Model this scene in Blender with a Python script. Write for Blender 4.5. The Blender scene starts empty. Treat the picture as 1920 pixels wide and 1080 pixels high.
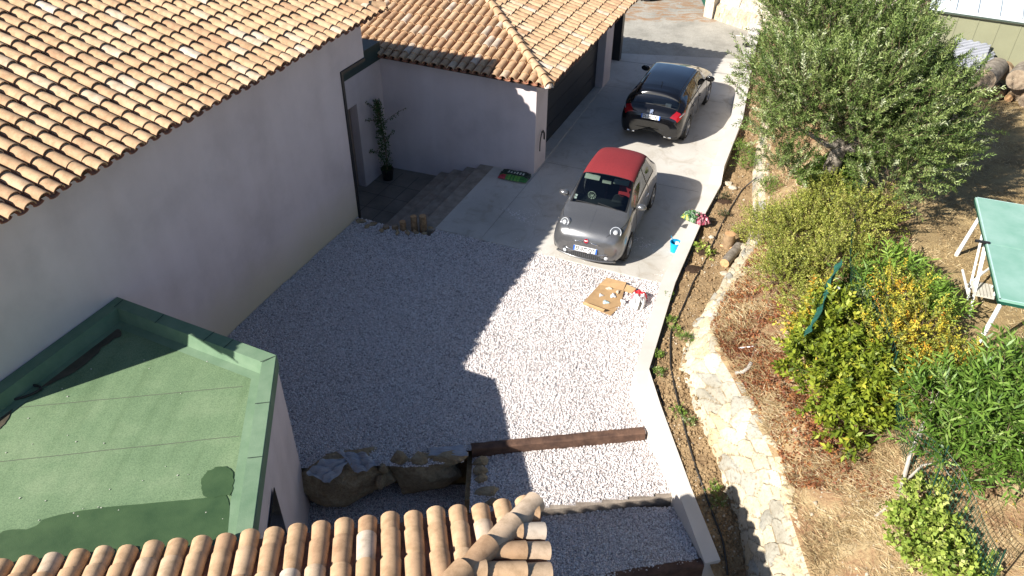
import bpy, bmesh, math, random
import numpy as np
from mathutils import Vector, Matrix
from mathutils.bvhtree import BVHTree
R = math.radians
sc = bpy.context.scene
COL = sc.collection

# ------------------------------------------------------------------ camera
FPX, PITCH, ROLL, CH = 1440.0, 0.65261, 0.015168, 9.7219
Fv = np.array([0, math.cos(PITCH), -math.sin(PITCH)]); Uv = np.array([0, math.sin(PITCH), math.cos(PITCH)]); Rv = np.array([1., 0, 0])
R2 = Rv*math.cos(ROLL)+Uv*math.sin(ROLL); U2 = -Rv*math.sin(ROLL)+Uv*math.cos(ROLL)
cam = bpy.data.cameras.new('camera'); camo = bpy.data.objects.new('camera', cam); COL.objects.link(camo)
cam.sensor_width = 36; cam.lens = 36*FPX/1920; cam.clip_end = 500; cam.clip_start = .1
camo.matrix_world = Matrix(((R2[0], U2[0], -Fv[0], 0), (R2[1], U2[1], -Fv[1], 0), (R2[2], U2[2], -Fv[2], CH), (0, 0, 0, 1)))
sc.camera = camo

# ------------------------------------------------------------------ light
SD = Vector((1.30, .85, -1.0)).normalized()          # direction the sunlight travels
w = bpy.data.worlds.new('World'); sc.world = w; w.use_nodes = True
nt = w.node_tree; sky = nt.nodes.new('ShaderNodeTexSky'); sky.sky_type = 'NISHITA'; sky.sun_disc = False
sky.sun_elevation = math.asin(-SD.z); sky.sun_rotation = math.atan2(-SD.x, -SD.y); sky.altitude = 100; sky.air_density = .75; sky.dust_density = .4; sky.ozone_density = 2.2
bg = nt.nodes['Background']; bg.inputs[1].default_value = .068; nt.links.new(sky.outputs[0], bg.inputs[0])
sun = bpy.data.lights.new('sun', 'SUN'); sun.energy = 5.0; sun.angle = R(.53); sun.color = (1, .955, .88)
suno = bpy.data.objects.new('sun', sun); COL.objects.link(suno)
suno.rotation_euler = SD.to_track_quat('-Z', 'Y').to_euler(); suno.location = (-10, -8, 20)
sc.view_settings.view_transform = 'Standard'; sc.view_settings.look = 'None'
sc.view_settings.exposure = 1.06; sc.view_settings.gamma = 1
sc.cycles.max_bounces = 6; sc.cycles.transparent_max_bounces = 12

# ------------------------------------------------------------------ frames: pixel of the photograph on a plane z -> world; house frame (u right, v away)
def un(px, py, z=0.0):
    d = Fv+R2*(px-960)/FPX-U2*(py-540)/FPX
    return Vector(np.array([0, 0, CH])+d*(z-CH)/d[2])
OX, OY = -3.66, 15.43
ca, sa = math.cos(R(23)), math.sin(R(23))
def W(u, v, z=0.0): return Vector((OX+u*ca+v*sa, OY-u*sa+v*ca, z))
HA = -R(23)                                             # rotation of the house frame
rnd = random.Random(5)

# ------------------------------------------------------------------ object helpers
def link(o):
    COL.objects.link(o); return o
def thing(name, label, cat, loc=(0, 0, 0), rz=0, group=None):
    o = link(bpy.data.objects.new(name, None)); o.location = loc; o.rotation_euler = (0, 0, rz)
    o.empty_display_size = .2
    return tag(o, label, cat, group)
def tag(o, label=None, cat=None, group=None, kind=None):
    if label: o['label'] = label
    if cat: o['category'] = cat
    if group: o['group'] = group
    if kind: o['kind'] = kind
    return o
def adopt(o, par, local=False):
    o.parent = par
    if not local:
        m = Matrix.LocRotScale(par.location, par.rotation_euler, None)
        if par.parent is not None:                       # sub-part: parents' own origin is at world zero
            m = par.matrix_parent_inverse.copy(); 
            root = par.parent
            m = Matrix.LocRotScale(root.location, root.rotation_euler, None) @ par.matrix_parent_inverse @ Matrix.LocRotScale(par.location, par.rotation_euler, None)
        o.matrix_parent_inverse = m.inverted()
    return o
def mesh_obj(name, V, F, mat, parent=None, smooth=False, tint=None, local=False, auto=None):
    me = bpy.data.meshes.new(name)
    V = np.asarray(V, dtype=np.float32).reshape(-1, 3)
    if isinstance(F, np.ndarray):
        n, k = F.shape
        me.vertices.add(len(V)); me.vertices.foreach_set('co', V.ravel())
        me.loops.add(n*k); me.loops.foreach_set('vertex_index', F.astype(np.int32).ravel())
        me.polygons.add(n); me.polygons.foreach_set('loop_start', np.arange(0, n*k, k, dtype=np.int32))
        me.update(calc_edges=True)
    else:
        me.from_pydata([tuple(map(float, v)) for v in V], [], F); me.update()
    if tint is not None:
        a = me.attributes.new('tint', 'FLOAT', 'FACE'); a.data.foreach_set('value', np.asarray(tint, dtype=np.float32))
    me.materials.append(mat)
    if smooth: me.polygons.foreach_set('use_smooth', [True]*len(me.polygons))
    o = link(bpy.data.objects.new(name, me))
    if auto is not None:
        try: me.set_sharp_from_angle(angle=R(auto))
        except Exception: pass
    if parent is not None: adopt(o, parent, local)
    return o
class MB:
    def __init__(s): s.v = []; s.f = []; s.t = []; s.ct = .5
    def add(s, V, F, t=None):
        b = len(s.v); s.v += [tuple(v) for v in V]; s.f += [tuple(i+b for i in f) for f in F]; s.t += [s.ct if t is None else t]*len(F); return s
    def prism(s, poly, z0, z1):
        n = len(poly); V = [(p[0], p[1], z0) for p in poly]+[(p[0], p[1], z1) for p in poly]
        a = sum(poly[i][0]*poly[(i+1) % n][1]-poly[(i+1) % n][0]*poly[i][1] for i in range(n))
        F = [tuple(range(n-1, -1, -1)), tuple(range(n, 2*n))]+[(i, (i+1) % n, n+(i+1) % n, n+i) for i in range(n)]
        if a < 0: F = [f[::-1] for f in F]
        return s.add(V, F)
    def hexa(s, P):                                      # 8 points: bottom 4 (ccw), top 4
        return s.add(P, [(3, 2, 1, 0), (4, 5, 6, 7), (0, 1, 5, 4), (1, 2, 6, 5), (2, 3, 7, 6), (3, 0, 4, 7)])
    def box(s, c, size, rz=0, M=None):
        x, y, z = [q/2 for q in size]; P = [Vector(p) for p in ((-x, -y, -z), (x, -y, -z), (x, y, -z), (-x, y, -z), (-x, -y, z), (x, -y, z), (x, y, z), (-x, y, z))]
        M = (Matrix.Translation(Vector(c)) @ (M if M is not None else Matrix.Rotation(rz, 4, 'Z')))
        return s.hexa([M @ p for p in P])
    def boxw(s, u0, u1, v0, v1, z0, z1):                 # box in the house frame
        return s.hexa([W(u0, v0, z0), W(u1, v0, z0), W(u1, v1, z0), W(u0, v1, z0), W(u0, v0, z1), W(u1, v0, z1), W(u1, v1, z1), W(u0, v1, z1)])
    def tube(s, pts, r, n=8, cap=True):
        pts = [Vector(p) for p in pts]; m = len(pts); rr = r if hasattr(r, '__len__') else [r]*m
        V = []; up = None
        for i, p in enumerate(pts):
            d = (pts[min(i+1, m-1)]-pts[max(i-1, 0)]).normalized()
            if up is None: up = d.orthogonal().normalized()
            else:
                up = (up-d*up.dot(d)); up = up.normalized() if up.length > 1e-5 else d.orthogonal().normalized()
            q = d.cross(up)
            for k in range(n):
                a = 2*math.pi*k/n; V.append(p+(up*math.cos(a)+q*math.sin(a))*rr[i])
        F = [(i*n+k, i*n+(k+1) % n, (i+1)*n+(k+1) % n, (i+1)*n+k) for i in range(m-1) for k in range(n)]
        if cap: F += [tuple(range(n-1, -1, -1)), tuple((m-1)*n+k for k in range(n))]
        return s.add(V, F)
    def lathe(s, prof, c=(0, 0, 0), n=24, M=None):       # prof [(r,z)]
        V = []; c = Vector(c)
        for r, z in prof:
            for k in range(n):
                a = 2*math.pi*k/n; p = Vector((r*math.cos(a), r*math.sin(a), z)); V.append(c+((M @ p) if M else p))
        F = [(i*n+k, i*n+(k+1) % n, (i+1)*n+(k+1) % n, (i+1)*n+k) for i in range(len(prof)-1) for k in range(n)]
        return s.add(V, F)
    def build(s, name, mat, parent=None, smooth=False, local=False, auto=None, bevel=0):
        o = mesh_obj(name, s.v, s.f, mat, parent, smooth, s.t, local, auto)
        if bevel:
            m = o.modifiers.new('bevel', 'BEVEL'); m.width = bevel; m.segments = 2; m.limit_method = 'ANGLE'; m.angle_limit = R(40)
        return o

# ------------------------------------------------------------------ materials
def mat_new(name):
    m = bpy.data.materials.new(name); m.use_nodes = True; nt = m.node_tree
    return m, nt, nt.nodes['Principled BSDF']
def N(nt, t, **kw):
    n = nt.nodes.new('ShaderNode'+t)
    for k, v in kw.items():
        if k in n.inputs: n.inputs[k].default_value = v
        else: setattr(n, k, v)
    return n
def ramp(nt, stops, interp='LINEAR'):
    n = nt.nodes.new('ShaderNodeValToRGB'); cr = n.color_ramp; cr.interpolation = interp
    while len(cr.elements) < len(stops): cr.elements.new(.5)
    for e, (p, c) in zip(cr.elements, stops): e.position = p; e.color = (*c, 1)
    return n
def coords(nt, scale=None):
    tc = nt.nodes.new('ShaderNodeTexCoord')
    if scale is None: return tc.outputs['Object']
    mp = nt.nodes.new('ShaderNodeMapping'); mp.inputs['Scale'].default_value = scale; nt.links.new(tc.outputs['Object'], mp.inputs[0]); return mp.outputs[0]
def simple(name, c, rough=.6, var=.12, scale=6, bump=.0, bscale=60, metal=0, c2=None, spec=.5, coat=0, bdist=.01, detail=6):
    m, nt, b = mat_new(name); co = coords(nt)
    if c2 is None: lo, hi = tuple(x*(1-var) for x in c), tuple(min(1, x*(1+var)) for x in c)
    else: lo, hi = c, c2
    n = N(nt, 'TexNoise', Scale=scale, Detail=detail, Roughness=.6); nt.links.new(co, n.inputs['Vector'])
    r = ramp(nt, [(.3, lo), (.7, hi)]); nt.links.new(n.outputs[0], r.inputs[0]); nt.links.new(r.outputs[0], b.inputs['Base Color'])
    b.inputs['Roughness'].default_value = rough; b.inputs['Metallic'].default_value = metal
    b.inputs['Specular IOR Level'].default_value = spec; b.inputs['Coat Weight'].default_value = coat; b.inputs['Coat Roughness'].default_value = .04
    if bump:
        n2 = N(nt, 'TexNoise', Scale=bscale, Detail=4); nt.links.new(co, n2.inputs['Vector'])
        bp = N(nt, 'Bump', Strength=bump, Distance=bdist); nt.links.new(n2.outputs[0], bp.inputs['Height']); nt.links.new(bp.outputs[0], b.inputs['Normal'])
    return m
def mixc(nt, fac, a, b, blend='MIX'):
    m = nt.nodes.new('ShaderNodeMix'); m.data_type = 'RGBA'; m.blend_type = blend
    for i, x in ((0, fac), (6, a), (7, b)):
        if isinstance(x, (int, float)): m.inputs[i].default_value = x
        elif isinstance(x, tuple): m.inputs[i].default_value = (*x, 1) if len(x) == 3 else x
        else: nt.links.new(x, m.inputs[i])
    return m.outputs[2]
def math_(nt, op, a, b=0.0, c=None):
    m = nt.nodes.new('ShaderNodeMath'); m.operation = op
    for i, x in enumerate((a, b) if c is None else (a, b, c)):
        if isinstance(x, (int, float)): m.inputs[i].default_value = x
        else: nt.links.new(x, m.inputs[i])
    return m.outputs[0]

def mat_tiles(name, dark=1.0):
    m, nt, b = mat_new(name); co = coords(nt)
    at = N(nt, 'Attribute', attribute_name='tint')
    r = ramp(nt, [(0, (.40*dark, .245*dark, .145*dark)), (.3, (.465*dark, .30*dark, .175*dark)), (.6, (.515*dark, .34*dark, .20*dark)), (.8, (.53*dark, .37*dark, .235*dark)), (.9, (.52*dark, .40*dark, .29*dark)), (1, (.54*dark, .45*dark, .36*dark))])
    nt.links.new(at.outputs['Fac'], r.inputs[0])
    n = N(nt, 'TexNoise', Scale=7, Detail=6, Roughness=.65); nt.links.new(co, n.inputs['Vector'])
    r2 = ramp(nt, [(.35, (.66, .64, .60)), (.55, (1, 1, 1)), (.75, (1.1, 1.06, 1.0))]); nt.links.new(n.outputs[0], r2.inputs[0])
    c = mixc(nt, .8, r.outputs[0], r2.outputs[0], 'MULTIPLY')
    n3 = N(nt, 'TexNoise', Scale=120, Detail=2); nt.links.new(co, n3.inputs['Vector'])
    r3 = ramp(nt, [(.28, (.62, .55, .5)), (.4, (1, 1, 1))]); nt.links.new(n3.outputs[0], r3.inputs[0])
    c = mixc(nt, .6, c, r3.outputs[0], 'MULTIPLY')
    nt.links.new(c, b.inputs['Base Color']); b.inputs['Roughness'].default_value = .85; b.inputs['Specular IOR Level'].default_value = .25
    bp = N(nt, 'Bump', Strength=.25, Distance=.004); nt.links.new(n3.outputs[0], bp.inputs['Height']); nt.links.new(bp.outputs[0], b.inputs['Normal'])
    return m
M_tile = mat_tiles('clay_tile'); M_chan = simple('clay_channel', (.30, .13, .075), .9, .3, 12, .2)
M_mortar = simple('mortar', (.50, .46, .40), .95, .2, 25, .5, 90)
M_under = simple('roof_underside', (.05, .03, .02), .9)

def mat_stucco(name, c, foot_tone=None):
    m, nt, b = mat_new(name); co = coords(nt)
    n = N(nt, 'TexNoise', Scale=.9, Detail=7, Roughness=.62); nt.links.new(co, n.inputs['Vector'])
    r = ramp(nt, [(.3, tuple(x*.87 for x in c)), (.5, c), (.72, tuple(min(1, x*1.07) for x in c))]); nt.links.new(n.outputs[0], r.inputs[0])
    st = N(nt, 'TexNoise', Scale=1.0, Detail=5); nt.links.new(coords(nt, (2.2, 2.2, .22)), st.inputs['Vector'])
    r2 = ramp(nt, [(.3, (.91, .90, .89)), (.65, (1, 1, 1))]); nt.links.new(st.outputs[0], r2.inputs[0])
    c1 = mixc(nt, .8, r.outputs[0], r2.outputs[0], 'MULTIPLY')
    if foot_tone:  # wall colour turns yellowish towards the ground, upper edge broken by noise
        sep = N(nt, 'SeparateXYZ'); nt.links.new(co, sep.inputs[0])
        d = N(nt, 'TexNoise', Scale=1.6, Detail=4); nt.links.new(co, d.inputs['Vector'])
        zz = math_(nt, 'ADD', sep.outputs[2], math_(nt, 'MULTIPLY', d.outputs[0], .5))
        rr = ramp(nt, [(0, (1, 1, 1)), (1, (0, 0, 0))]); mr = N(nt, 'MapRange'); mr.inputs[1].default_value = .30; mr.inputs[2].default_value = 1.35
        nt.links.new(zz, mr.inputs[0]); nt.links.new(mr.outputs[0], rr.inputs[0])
        c1 = mixc(nt, rr.outputs[0], c1, foot_tone)
    nt.links.new(c1, b.inputs['Base Color']); b.inputs['Roughness'].default_value = .92; b.inputs['Specular IOR Level'].default_value = .2
    n2 = N(nt, 'TexNoise', Scale=110, Detail=3); nt.links.new(co, n2.inputs['Vector'])
    n5 = N(nt, 'TexNoise', Scale=3, Detail=3); nt.links.new(co, n5.inputs['Vector'])
    h = math_(nt, 'ADD', math_(nt, 'MULTIPLY', n2.outputs[0], .3), n5.outputs[0])
    bp = N(nt, 'Bump', Strength=.35, Distance=.012); nt.links.new(h, bp.inputs['Height']); nt.links.new(bp.outputs[0], b.inputs['Normal'])
    return m
M_stucco = mat_stucco('stucco', (.60, .53, .525)); M_stucco2 = mat_stucco('stucco_yellow_foot', (.60, .53, .525), (.56, .49, .36))
M_white = mat_stucco('white_render', (.60, .555, .50))

def mat_gravel():
    m, nt, b = mat_new('gravel'); co = coords(nt)
    v = N(nt, 'TexVoronoi', Scale=36, Randomness=1); v.feature = 'F1'; nt.links.new(co, v.inputs['Vector'])
    v2 = N(nt, 'TexVoronoi', Scale=36, Randomness=1); v2.feature = 'DISTANCE_TO_EDGE'; nt.links.new(co, v2.inputs['Vector'])
    sep = N(nt, 'SeparateColor'); nt.links.new(v.outputs['Color'], sep.inputs[0])
    r = ramp(nt, [(0, (.40, .37, .36)), (.12, (.66, .62, .61)), (.4, (.80, .76, .75)), (.62, (.80, .71, .69)), (.75, (.86, .83, .82)), (1, (.92, .91, .90))])
    nt.links.new(sep.outputs[0], r.inputs[0])
    e = ramp(nt, [(0, (.10, .085, .075)), (.10, (.55, .52, .5)), (.22, (1, 1, 1))]); nt.links.new(v2.outputs[0], e.inputs[0])
    c = mixc(nt, .75, r.outputs[0], e.outputs[0], 'MULTIPLY')
    ln = N(nt, 'TexNoise', Scale=.8, Detail=4); nt.links.new(co, ln.inputs['Vector'])
    r4 = ramp(nt, [(.3, (.90, .88, .87)), (.7, (1, 1, 1))]); nt.links.new(ln.outputs[0], r4.inputs[0])
    c = mixc(nt, 1.0, c, r4.outputs[0], 'MULTIPLY')
    nt.links.new(c, b.inputs['Base Color']); b.inputs['Roughness'].default_value = .8; b.inputs['Specular IOR Level'].default_value = .3
    hh = math_(nt, 'ADD', math_(nt, 'MINIMUM', v2.outputs[0], .3), math_(nt, 'MULTIPLY', sep.outputs[1], .28))
    bp = N(nt, 'Bump', Strength=.9, Distance=.03); nt.links.new(hh, bp.inputs['Height']); nt.links.new(bp.outputs[0], b.inputs['Normal'])
    return m
M_gravel = mat_gravel()

def mat_concrete():
    m, nt, b = mat_new('driveway_concrete'); co = coords(nt)
    n = N(nt, 'TexNoise', Scale=.55, Detail=8, Roughness=.62); nt.links.new(co, n.inputs['Vector'])
    r = ramp(nt, [(.28, (.42, .39, .34)), (.45, (.50, .47, .42)), (.62, (.56, .53, .48)), (.8, (.61, .585, .54))]); nt.links.new(n.outputs[0], r.inputs[0])
    n2 = N(nt, 'TexNoise', Scale=1.7, Detail=6, Roughness=.7, Distortion=1.2); nt.links.new(co, n2.inputs['Vector'])
    r2 = ramp(nt, [(.52, (1, 1, 1)), (.72, (.68, .62, .54))]); nt.links.new(n2.outputs[0], r2.inputs[0])
    c = mixc(nt, .7, r.outputs[0], r2.outputs[0], 'MULTIPLY')
    v = N(nt, 'TexVoronoi', Scale=.55); v.feature = 'DISTANCE_TO_EDGE'
    dn = N(nt, 'TexNoise', Scale=2.5, Detail=5); nt.links.new(co, dn.inputs['Vector'])
    nt.links.new(mixc(nt, .22, co, dn.outputs[1]), v.inputs['Vector'])
    r3 = ramp(nt, [(0, (.80, .77, .73)), (.004, (1, 1, 1))]); nt.links.new(v.outputs[0], r3.inputs[0])
    c = mixc(nt, .7, c, r3.outputs[0], 'MULTIPLY')
    sp = N(nt, 'TexNoise', Scale=60, Detail=3); nt.links.new(co, sp.inputs['Vector'])
    r5 = ramp(nt, [(.3, (.88, .87, .86)), (.6, (1, 1, 1))]); nt.links.new(sp.outputs[0], r5.inputs[0]); c = mixc(nt, .7, c, r5.outputs[0], 'MULTIPLY')
    nt.links.new(c, b.inputs['Base Color']); b.inputs['Roughness'].default_value = .75; b.inputs['Specular IOR Level'].default_value = .35
    bp = N(nt, 'Bump', Strength=.15, Distance=.006); nt.links.new(sp.outputs[0], bp.inputs['Height']); nt.links.new(bp.outputs[0], b.inputs['Normal'])
    return m
M_conc = mat_concrete()

def mat_road():
    m, nt, b = mat_new('worn_road'); co = coords(nt)
    n = N(nt, 'TexNoise', Scale=.9, Detail=8, Roughness=.7); nt.links.new(co, n.inputs['Vector'])
    r = ramp(nt, [(.3, (.25, .235, .20)), (.5, (.35, .33, .285)), (.7, (.44, .41, .355))]); nt.links.new(n.outputs[0], r.inputs[0])
    sp = N(nt, 'TexNoise', Scale=25, Detail=4); nt.links.new(co, sp.inputs['Vector'])
    r5 = ramp(nt, [(.35, (.7, .7, .68)), (.6, (1, 1, 1))]); nt.links.new(sp.outputs[0], r5.inputs[0]); c = mixc(nt, .6, r.outputs[0], r5.outputs[0], 'MULTIPLY')
    # pine needle litter in drifts beyond y=28
    d = N(nt, 'TexNoise', Scale=2.6, Detail=9, Roughness=.8, Distortion=.8); nt.links.new(coords(nt, (.5, 1.4, 1)), d.inputs['Vector'])
    sep = N(nt, 'SeparateXYZ'); nt.links.new(co, sep.inputs[0])
    mr = N(nt, 'MapRange'); mr.inputs[1].default_value = 28.0; mr.inputs[2].default_value = 30.0; nt.links.new(sep.outputs[1], mr.inputs[0])
    k = math_(nt, 'MULTIPLY', mr.outputs[0], d.outputs[0]); rk = ramp(nt, [(.47, (0, 0, 0)), (.54, (1, 1, 1))]); nt.links.new(k, rk.inputs[0])
    c = mixc(nt, math_(nt, 'MULTIPLY', rk.outputs[0], .85), c, (.30, .165, .075))
    nt.links.new(c, b.inputs['Base Color']); b.inputs['Roughness'].default_value = .95
    bp = N(nt, 'Bump', Strength=.4, Distance=.02); nt.links.new(sp.outputs[0], bp.inputs['Height']); nt.links.new(bp.outputs[0], b.inputs['Normal'])
    return m
M_road = mat_road()

def mat_earth(name, cols, scale=2.2, fine=30, bd=.05, bs=.8, patch=None):
    m, nt, b = mat_new(name); co = coords(nt)
    n = N(nt, 'TexNoise', Scale=scale, Detail=8, Roughness=.72, Distortion=.5); nt.links.new(co, n.inputs['Vector'])
    k = len(cols); r = ramp(nt, [(.28+.46*i/(k-1), c) for i, c in enumerate(cols)]); nt.links.new(n.outputs[0], r.inputs[0])
    f = N(nt, 'TexNoise', Scale=fine, Detail=5, Roughness=.7); nt.links.new(co, f.inputs['Vector'])
    r2 = ramp(nt, [(.3, (.62, .58, .55)), (.62, (1.0, 1.0, 1.0))]); nt.links.new(f.outputs[0], r2.inputs[0])
    c = mixc(nt, .9, r.outputs[0], r2.outputs[0], 'MULTIPLY')
    nt.links.new(c, b.inputs['Base Color']); b.inputs['Roughness'].default_value = .95; b.inputs['Specular IOR Level'].default_value = .15
    bp = N(nt, 'Bump', Strength=bs, Distance=bd); nt.links.new(f.outputs[0], bp.inputs['Height']); nt.links.new(bp.outputs[0], b.inputs['Normal'])
    return m
M_soil = mat_earth('bed_soil', [(.22, .14, .075), (.36, .25, .135), (.46, .335, .19)], 3, 22, .05)
M_slope = mat_earth('dry_slope', [(.22, .11, .06), (.31, .18, .10), (.44, .33, .18), (.52, .42, .27)], 1.6, 35, .04)
M_lawn = mat_earth('dry_lawn', [(.20, .14, .075), (.33, .24, .125), (.45, .335, .17), (.50, .39, .21)], 1.3, 45, .03)
M_dark_soil = mat_earth('potting_soil', [(.035, .022, .015), (.09, .055, .035)], 9, 60, .03)

def mat_stonewall():
    m, nt, b = mat_new('rubble_stone'); co0 = coords(nt); at = N(nt, 'Attribute', attribute_name='tint')
    r = ramp(nt, [(0, (.27, .22, .15)), (.06, (.40, .34, .25)), (.12, (.36, .35, .31)), (.30, (.42, .40, .345)), (.38, (.55, .485, .375)), (.62, (.60, .52, .385)), (.8, (.56, .455, .30)), (1, (.66, .60, .49))]); nt.links.new(at.outputs['Fac'], r.inputs[0])
    f = N(nt, 'TexNoise', Scale=16, Detail=7, Roughness=.72); nt.links.new(co0, f.inputs['Vector'])
    r2 = ramp(nt, [(.3, (.50, .46, .40)), (.48, (.94, .92, .88)), (.7, (1.08, 1.06, 1.03))]); nt.links.new(f.outputs[0], r2.inputs[0]); c = mixc(nt, .85, r.outputs[0], r2.outputs[0], 'MULTIPLY')
    g = N(nt, 'TexNoise', Scale=1.4, Detail=5); nt.links.new(co0, g.inputs['Vector']); r3 = ramp(nt, [(.35, (.74, .68, .58)), (.55, (1, 1, 1))]); nt.links.new(g.outputs[0], r3.inputs[0]); c = mixc(nt, .6, c, r3.outputs[0], 'MULTIPLY')
    nt.links.new(c, b.inputs['Base Color']); b.inputs['Roughness'].default_value = .95; b.inputs['Specular IOR Level'].default_value = .15
    bp = N(nt, 'Bump', Strength=.9, Distance=.035); nt.links.new(f.outputs[0], bp.inputs['Height']); nt.links.new(bp.outputs[0], b.inputs['Normal'])
    return m
M_rubble = mat_stonewall()
M_rock = mat_earth('boulder_rock', [(.22, .16, .10), (.38, .30, .19), (.52, .44, .31)], 2.5, 18, .05)
M_pale = mat_earth('pale_stone', [(.42, .35, .25), (.58, .50, .38), (.68, .61, .50)], 5, 25, .03)

def mat_felt():
    m, nt, b = mat_new('green_felt'); co = coords(nt)
    n = N(nt, 'TexNoise', Scale=.8, Detail=7, Roughness=.6); nt.links.new(co, n.inputs['Vector'])
    r = ramp(nt, [(.3, (.115, .185, .10)), (.5, (.15, .225, .125)), (.7, (.215, .285, .17))]); nt.links.new(n.outputs[0], r.inputs[0])
    f = N(nt, 'TexNoise', Scale=70, Detail=3); nt.links.new(co, f.inputs['Vector'])
    r2 = ramp(nt, [(.35, (.72, .74, .7)), (.65, (1.15, 1.12, 1.05))]); nt.links.new(f.outputs[0], r2.inputs[0]); c = mixc(nt, .8, r.outputs[0], r2.outputs[0], 'MULTIPLY')
    st = N(nt, 'TexNoise', Scale=1.5, Detail=5); mp = N(nt, 'Mapping'); mp.inputs['Rotation'].default_value = (0, 0, R(9)); mp.inputs['Scale'].default_value = (3.2, .35, 1)
    nt.links.new(co, mp.inputs[0]); nt.links.new(mp.outputs[0], st.inputs['Vector'])
    r3 = ramp(nt, [(.3, (.80, .82, .78)), (.5, (1, 1, 1)), (.75, (1.12, 1.08, 1.1))]); nt.links.new(st.outputs[0], r3.inputs[0]); c = mixc(nt, .7, c, r3.outputs[0], 'MULTIPLY')
    nt.links.new(c, b.inputs['Base Color']); b.inputs['Roughness'].default_value = .9; b.inputs['Specular IOR Level'].default_value = .3
    bp = N(nt, 'Bump', Strength=.3, Distance=.006); nt.links.new(f.outputs[0], bp.inputs['Height']); nt.links.new(bp.outputs[0], b.inputs['Normal'])
    return m
M_felt = mat_felt()
M_felt_wet = simple('wet_felt', (.03, .065, .025), .5, .25, 3, .3, 70, bdist=.006, c2=(.055, .10, .04))
M_felt_mud = simple('muddy_felt', (.035, .03, .018), .6, .3, 3, .3, 40, c2=(.09, .075, .05))
M_coping = simple('green_coping', (.095, .165, .095), .85, .15, 2.5, .3, 60, c2=(.15, .225, .14), bdist=.006)

def foliage(name, stops, rough=.55, trans=.25):
    m, nt, b = mat_new(name)
    at = N(nt, 'Attribute', attribute_name='tint'); r = ramp(nt, stops); nt.links.new(at.outputs['Fac'], r.inputs[0])
    nt.links.new(r.outputs[0], b.inputs['Base Color']); b.inputs['Roughness'].default_value = rough; b.inputs['Specular IOR Level'].default_value = .4
    tr = N(nt, 'BsdfTranslucent'); nt.links.new(r.outputs[0], tr.inputs[0]); mx = N(nt, 'MixShader'); mx.inputs[0].default_value = trans
    nt.links.new(b.outputs[0], mx.inputs[1]); nt.links.new(tr.outputs[0], mx.inputs[2])
    nt.links.new(mx.outputs[0], nt.nodes['Material Output'].inputs[0]); return m
M_olive = foliage('olive_leaf', [(0, (.06, .105, .02)), (.4, (.125, .19, .045)), (.7, (.235, .30, .085)), (.9, (.36, .42, .18)), (1, (.48, .52, .32))])
M_bark = simple('bark', (.10, .08, .06), .95, .3, 9, .8, 30, c2=(.30, .26, .21))
M_twig = simple('dry_twig', (.16, .11, .07), .9, .3, 9)
M_grey_wood = simple('grey_dead_wood', (.28, .25, .21), .9, .3, 12, .5, 50, c2=(.46, .42, .37))
M_log = simple('log_bark', (.16, .10, .05), .9, .3, 14, .6, 40, c2=(.34, .23, .13))
M_logend = simple('cut_wood', (.40, .21, .09), .85, .3, 20, .2, 60, c2=(.58, .36, .18))
M_oldend = simple('weathered_log_end', (.17, .12, .08), .9, .3, 9, .5, 30, c2=(.38, .30, .21))
M_sleeper = simple('old_sleeper', (.045, .022, .015), .85, .3, 5, .8, 45, c2=(.15, .08, .05))
M_sleeper2 = simple('grey_sleeper', (.13, .10, .08), .85, .3, 4, .6, 40, c2=(.30, .25, .20))
M_black = simple('black_plastic', (.012, .012, .013), .4, .1, 20)
M_anth = simple('anthracite_door', (.022, .024, .028), .5, .1, 3)
M_frame = simple('dark_frame', (.012, .014, .016), .4, .1, 3)
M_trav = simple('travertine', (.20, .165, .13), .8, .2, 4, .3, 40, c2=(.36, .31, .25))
M_pave = simple('porch_tile', (.13, .115, .095), .75, .2, 1.6, .2, 40, c2=(.23, .205, .17))
M_metalw = simple('white_metal', (.75, .74, .71), .45, .06, 8)
M_sheet = simple('galvanised_sheet', (.42, .43, .46), .4, .12, 5, metal=.3)
M_shedwall = simple('olive_metal', (.225, .225, .14), .55, .06, 2)
M_shedroof = simple('pale_roof_sheet', (.60, .65, .66), .35, .12, 1.2)
M_blue = simple('blue_bucket', (.0, .33, .62), .4, .05, 8)
M_card = simple('cardboard', (.40, .25, .12), .85, .15, 5, .1, 40)
M_fabric = simple('grey_geotextile', (.34, .35, .38), .9, .15, 6, .3, 60)
M_table = simple('green_table_top', (.19, .37, .28), .45, .12, 2.2, c2=(.30, .47, .39))
M_plastic = simple('clear_plastic', (.62, .62, .60), .25, .15, 14)
M_brick = simple('red_brick', (.45, .20, .13), .9, .25, 12, .3, 50)
M_gate = simple('green_gate', (.01, .07, .045), .45, .1, 4)
M_fence = simple('green_wire', (.008, .045, .028), .5, .1, 4)
M_net = simple('green_netting', (.012, .085, .06), .7, .2, 30)
M_hose = simple('black_hose', (.02, .018, .016), .5, .1, 20)
def flat(name, c, rough=.5, metal=0, coat=0):
    m, nt, b = mat_new(name); n = N(nt, 'TexNoise', Scale=40, Detail=3); nt.links.new(coords(nt), n.inputs['Vector'])
    r = ramp(nt, [(.3, tuple(x*.94 for x in c)), (.7, tuple(min(1, x*1.04) for x in c))]); nt.links.new(n.outputs[0], r.inputs[0]); nt.links.new(r.outputs[0], b.inputs['Base Color'])
    b.inputs['Roughness'].default_value = rough; b.inputs['Metallic'].default_value = metal; b.inputs['Coat Weight'].default_value = coat; b.inputs['Coat Roughness'].default_value = .03
    return m
m, nt_, b_ = mat_new('gravel_stone'); at_ = N(nt_, 'Attribute', attribute_name='tint')
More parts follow.
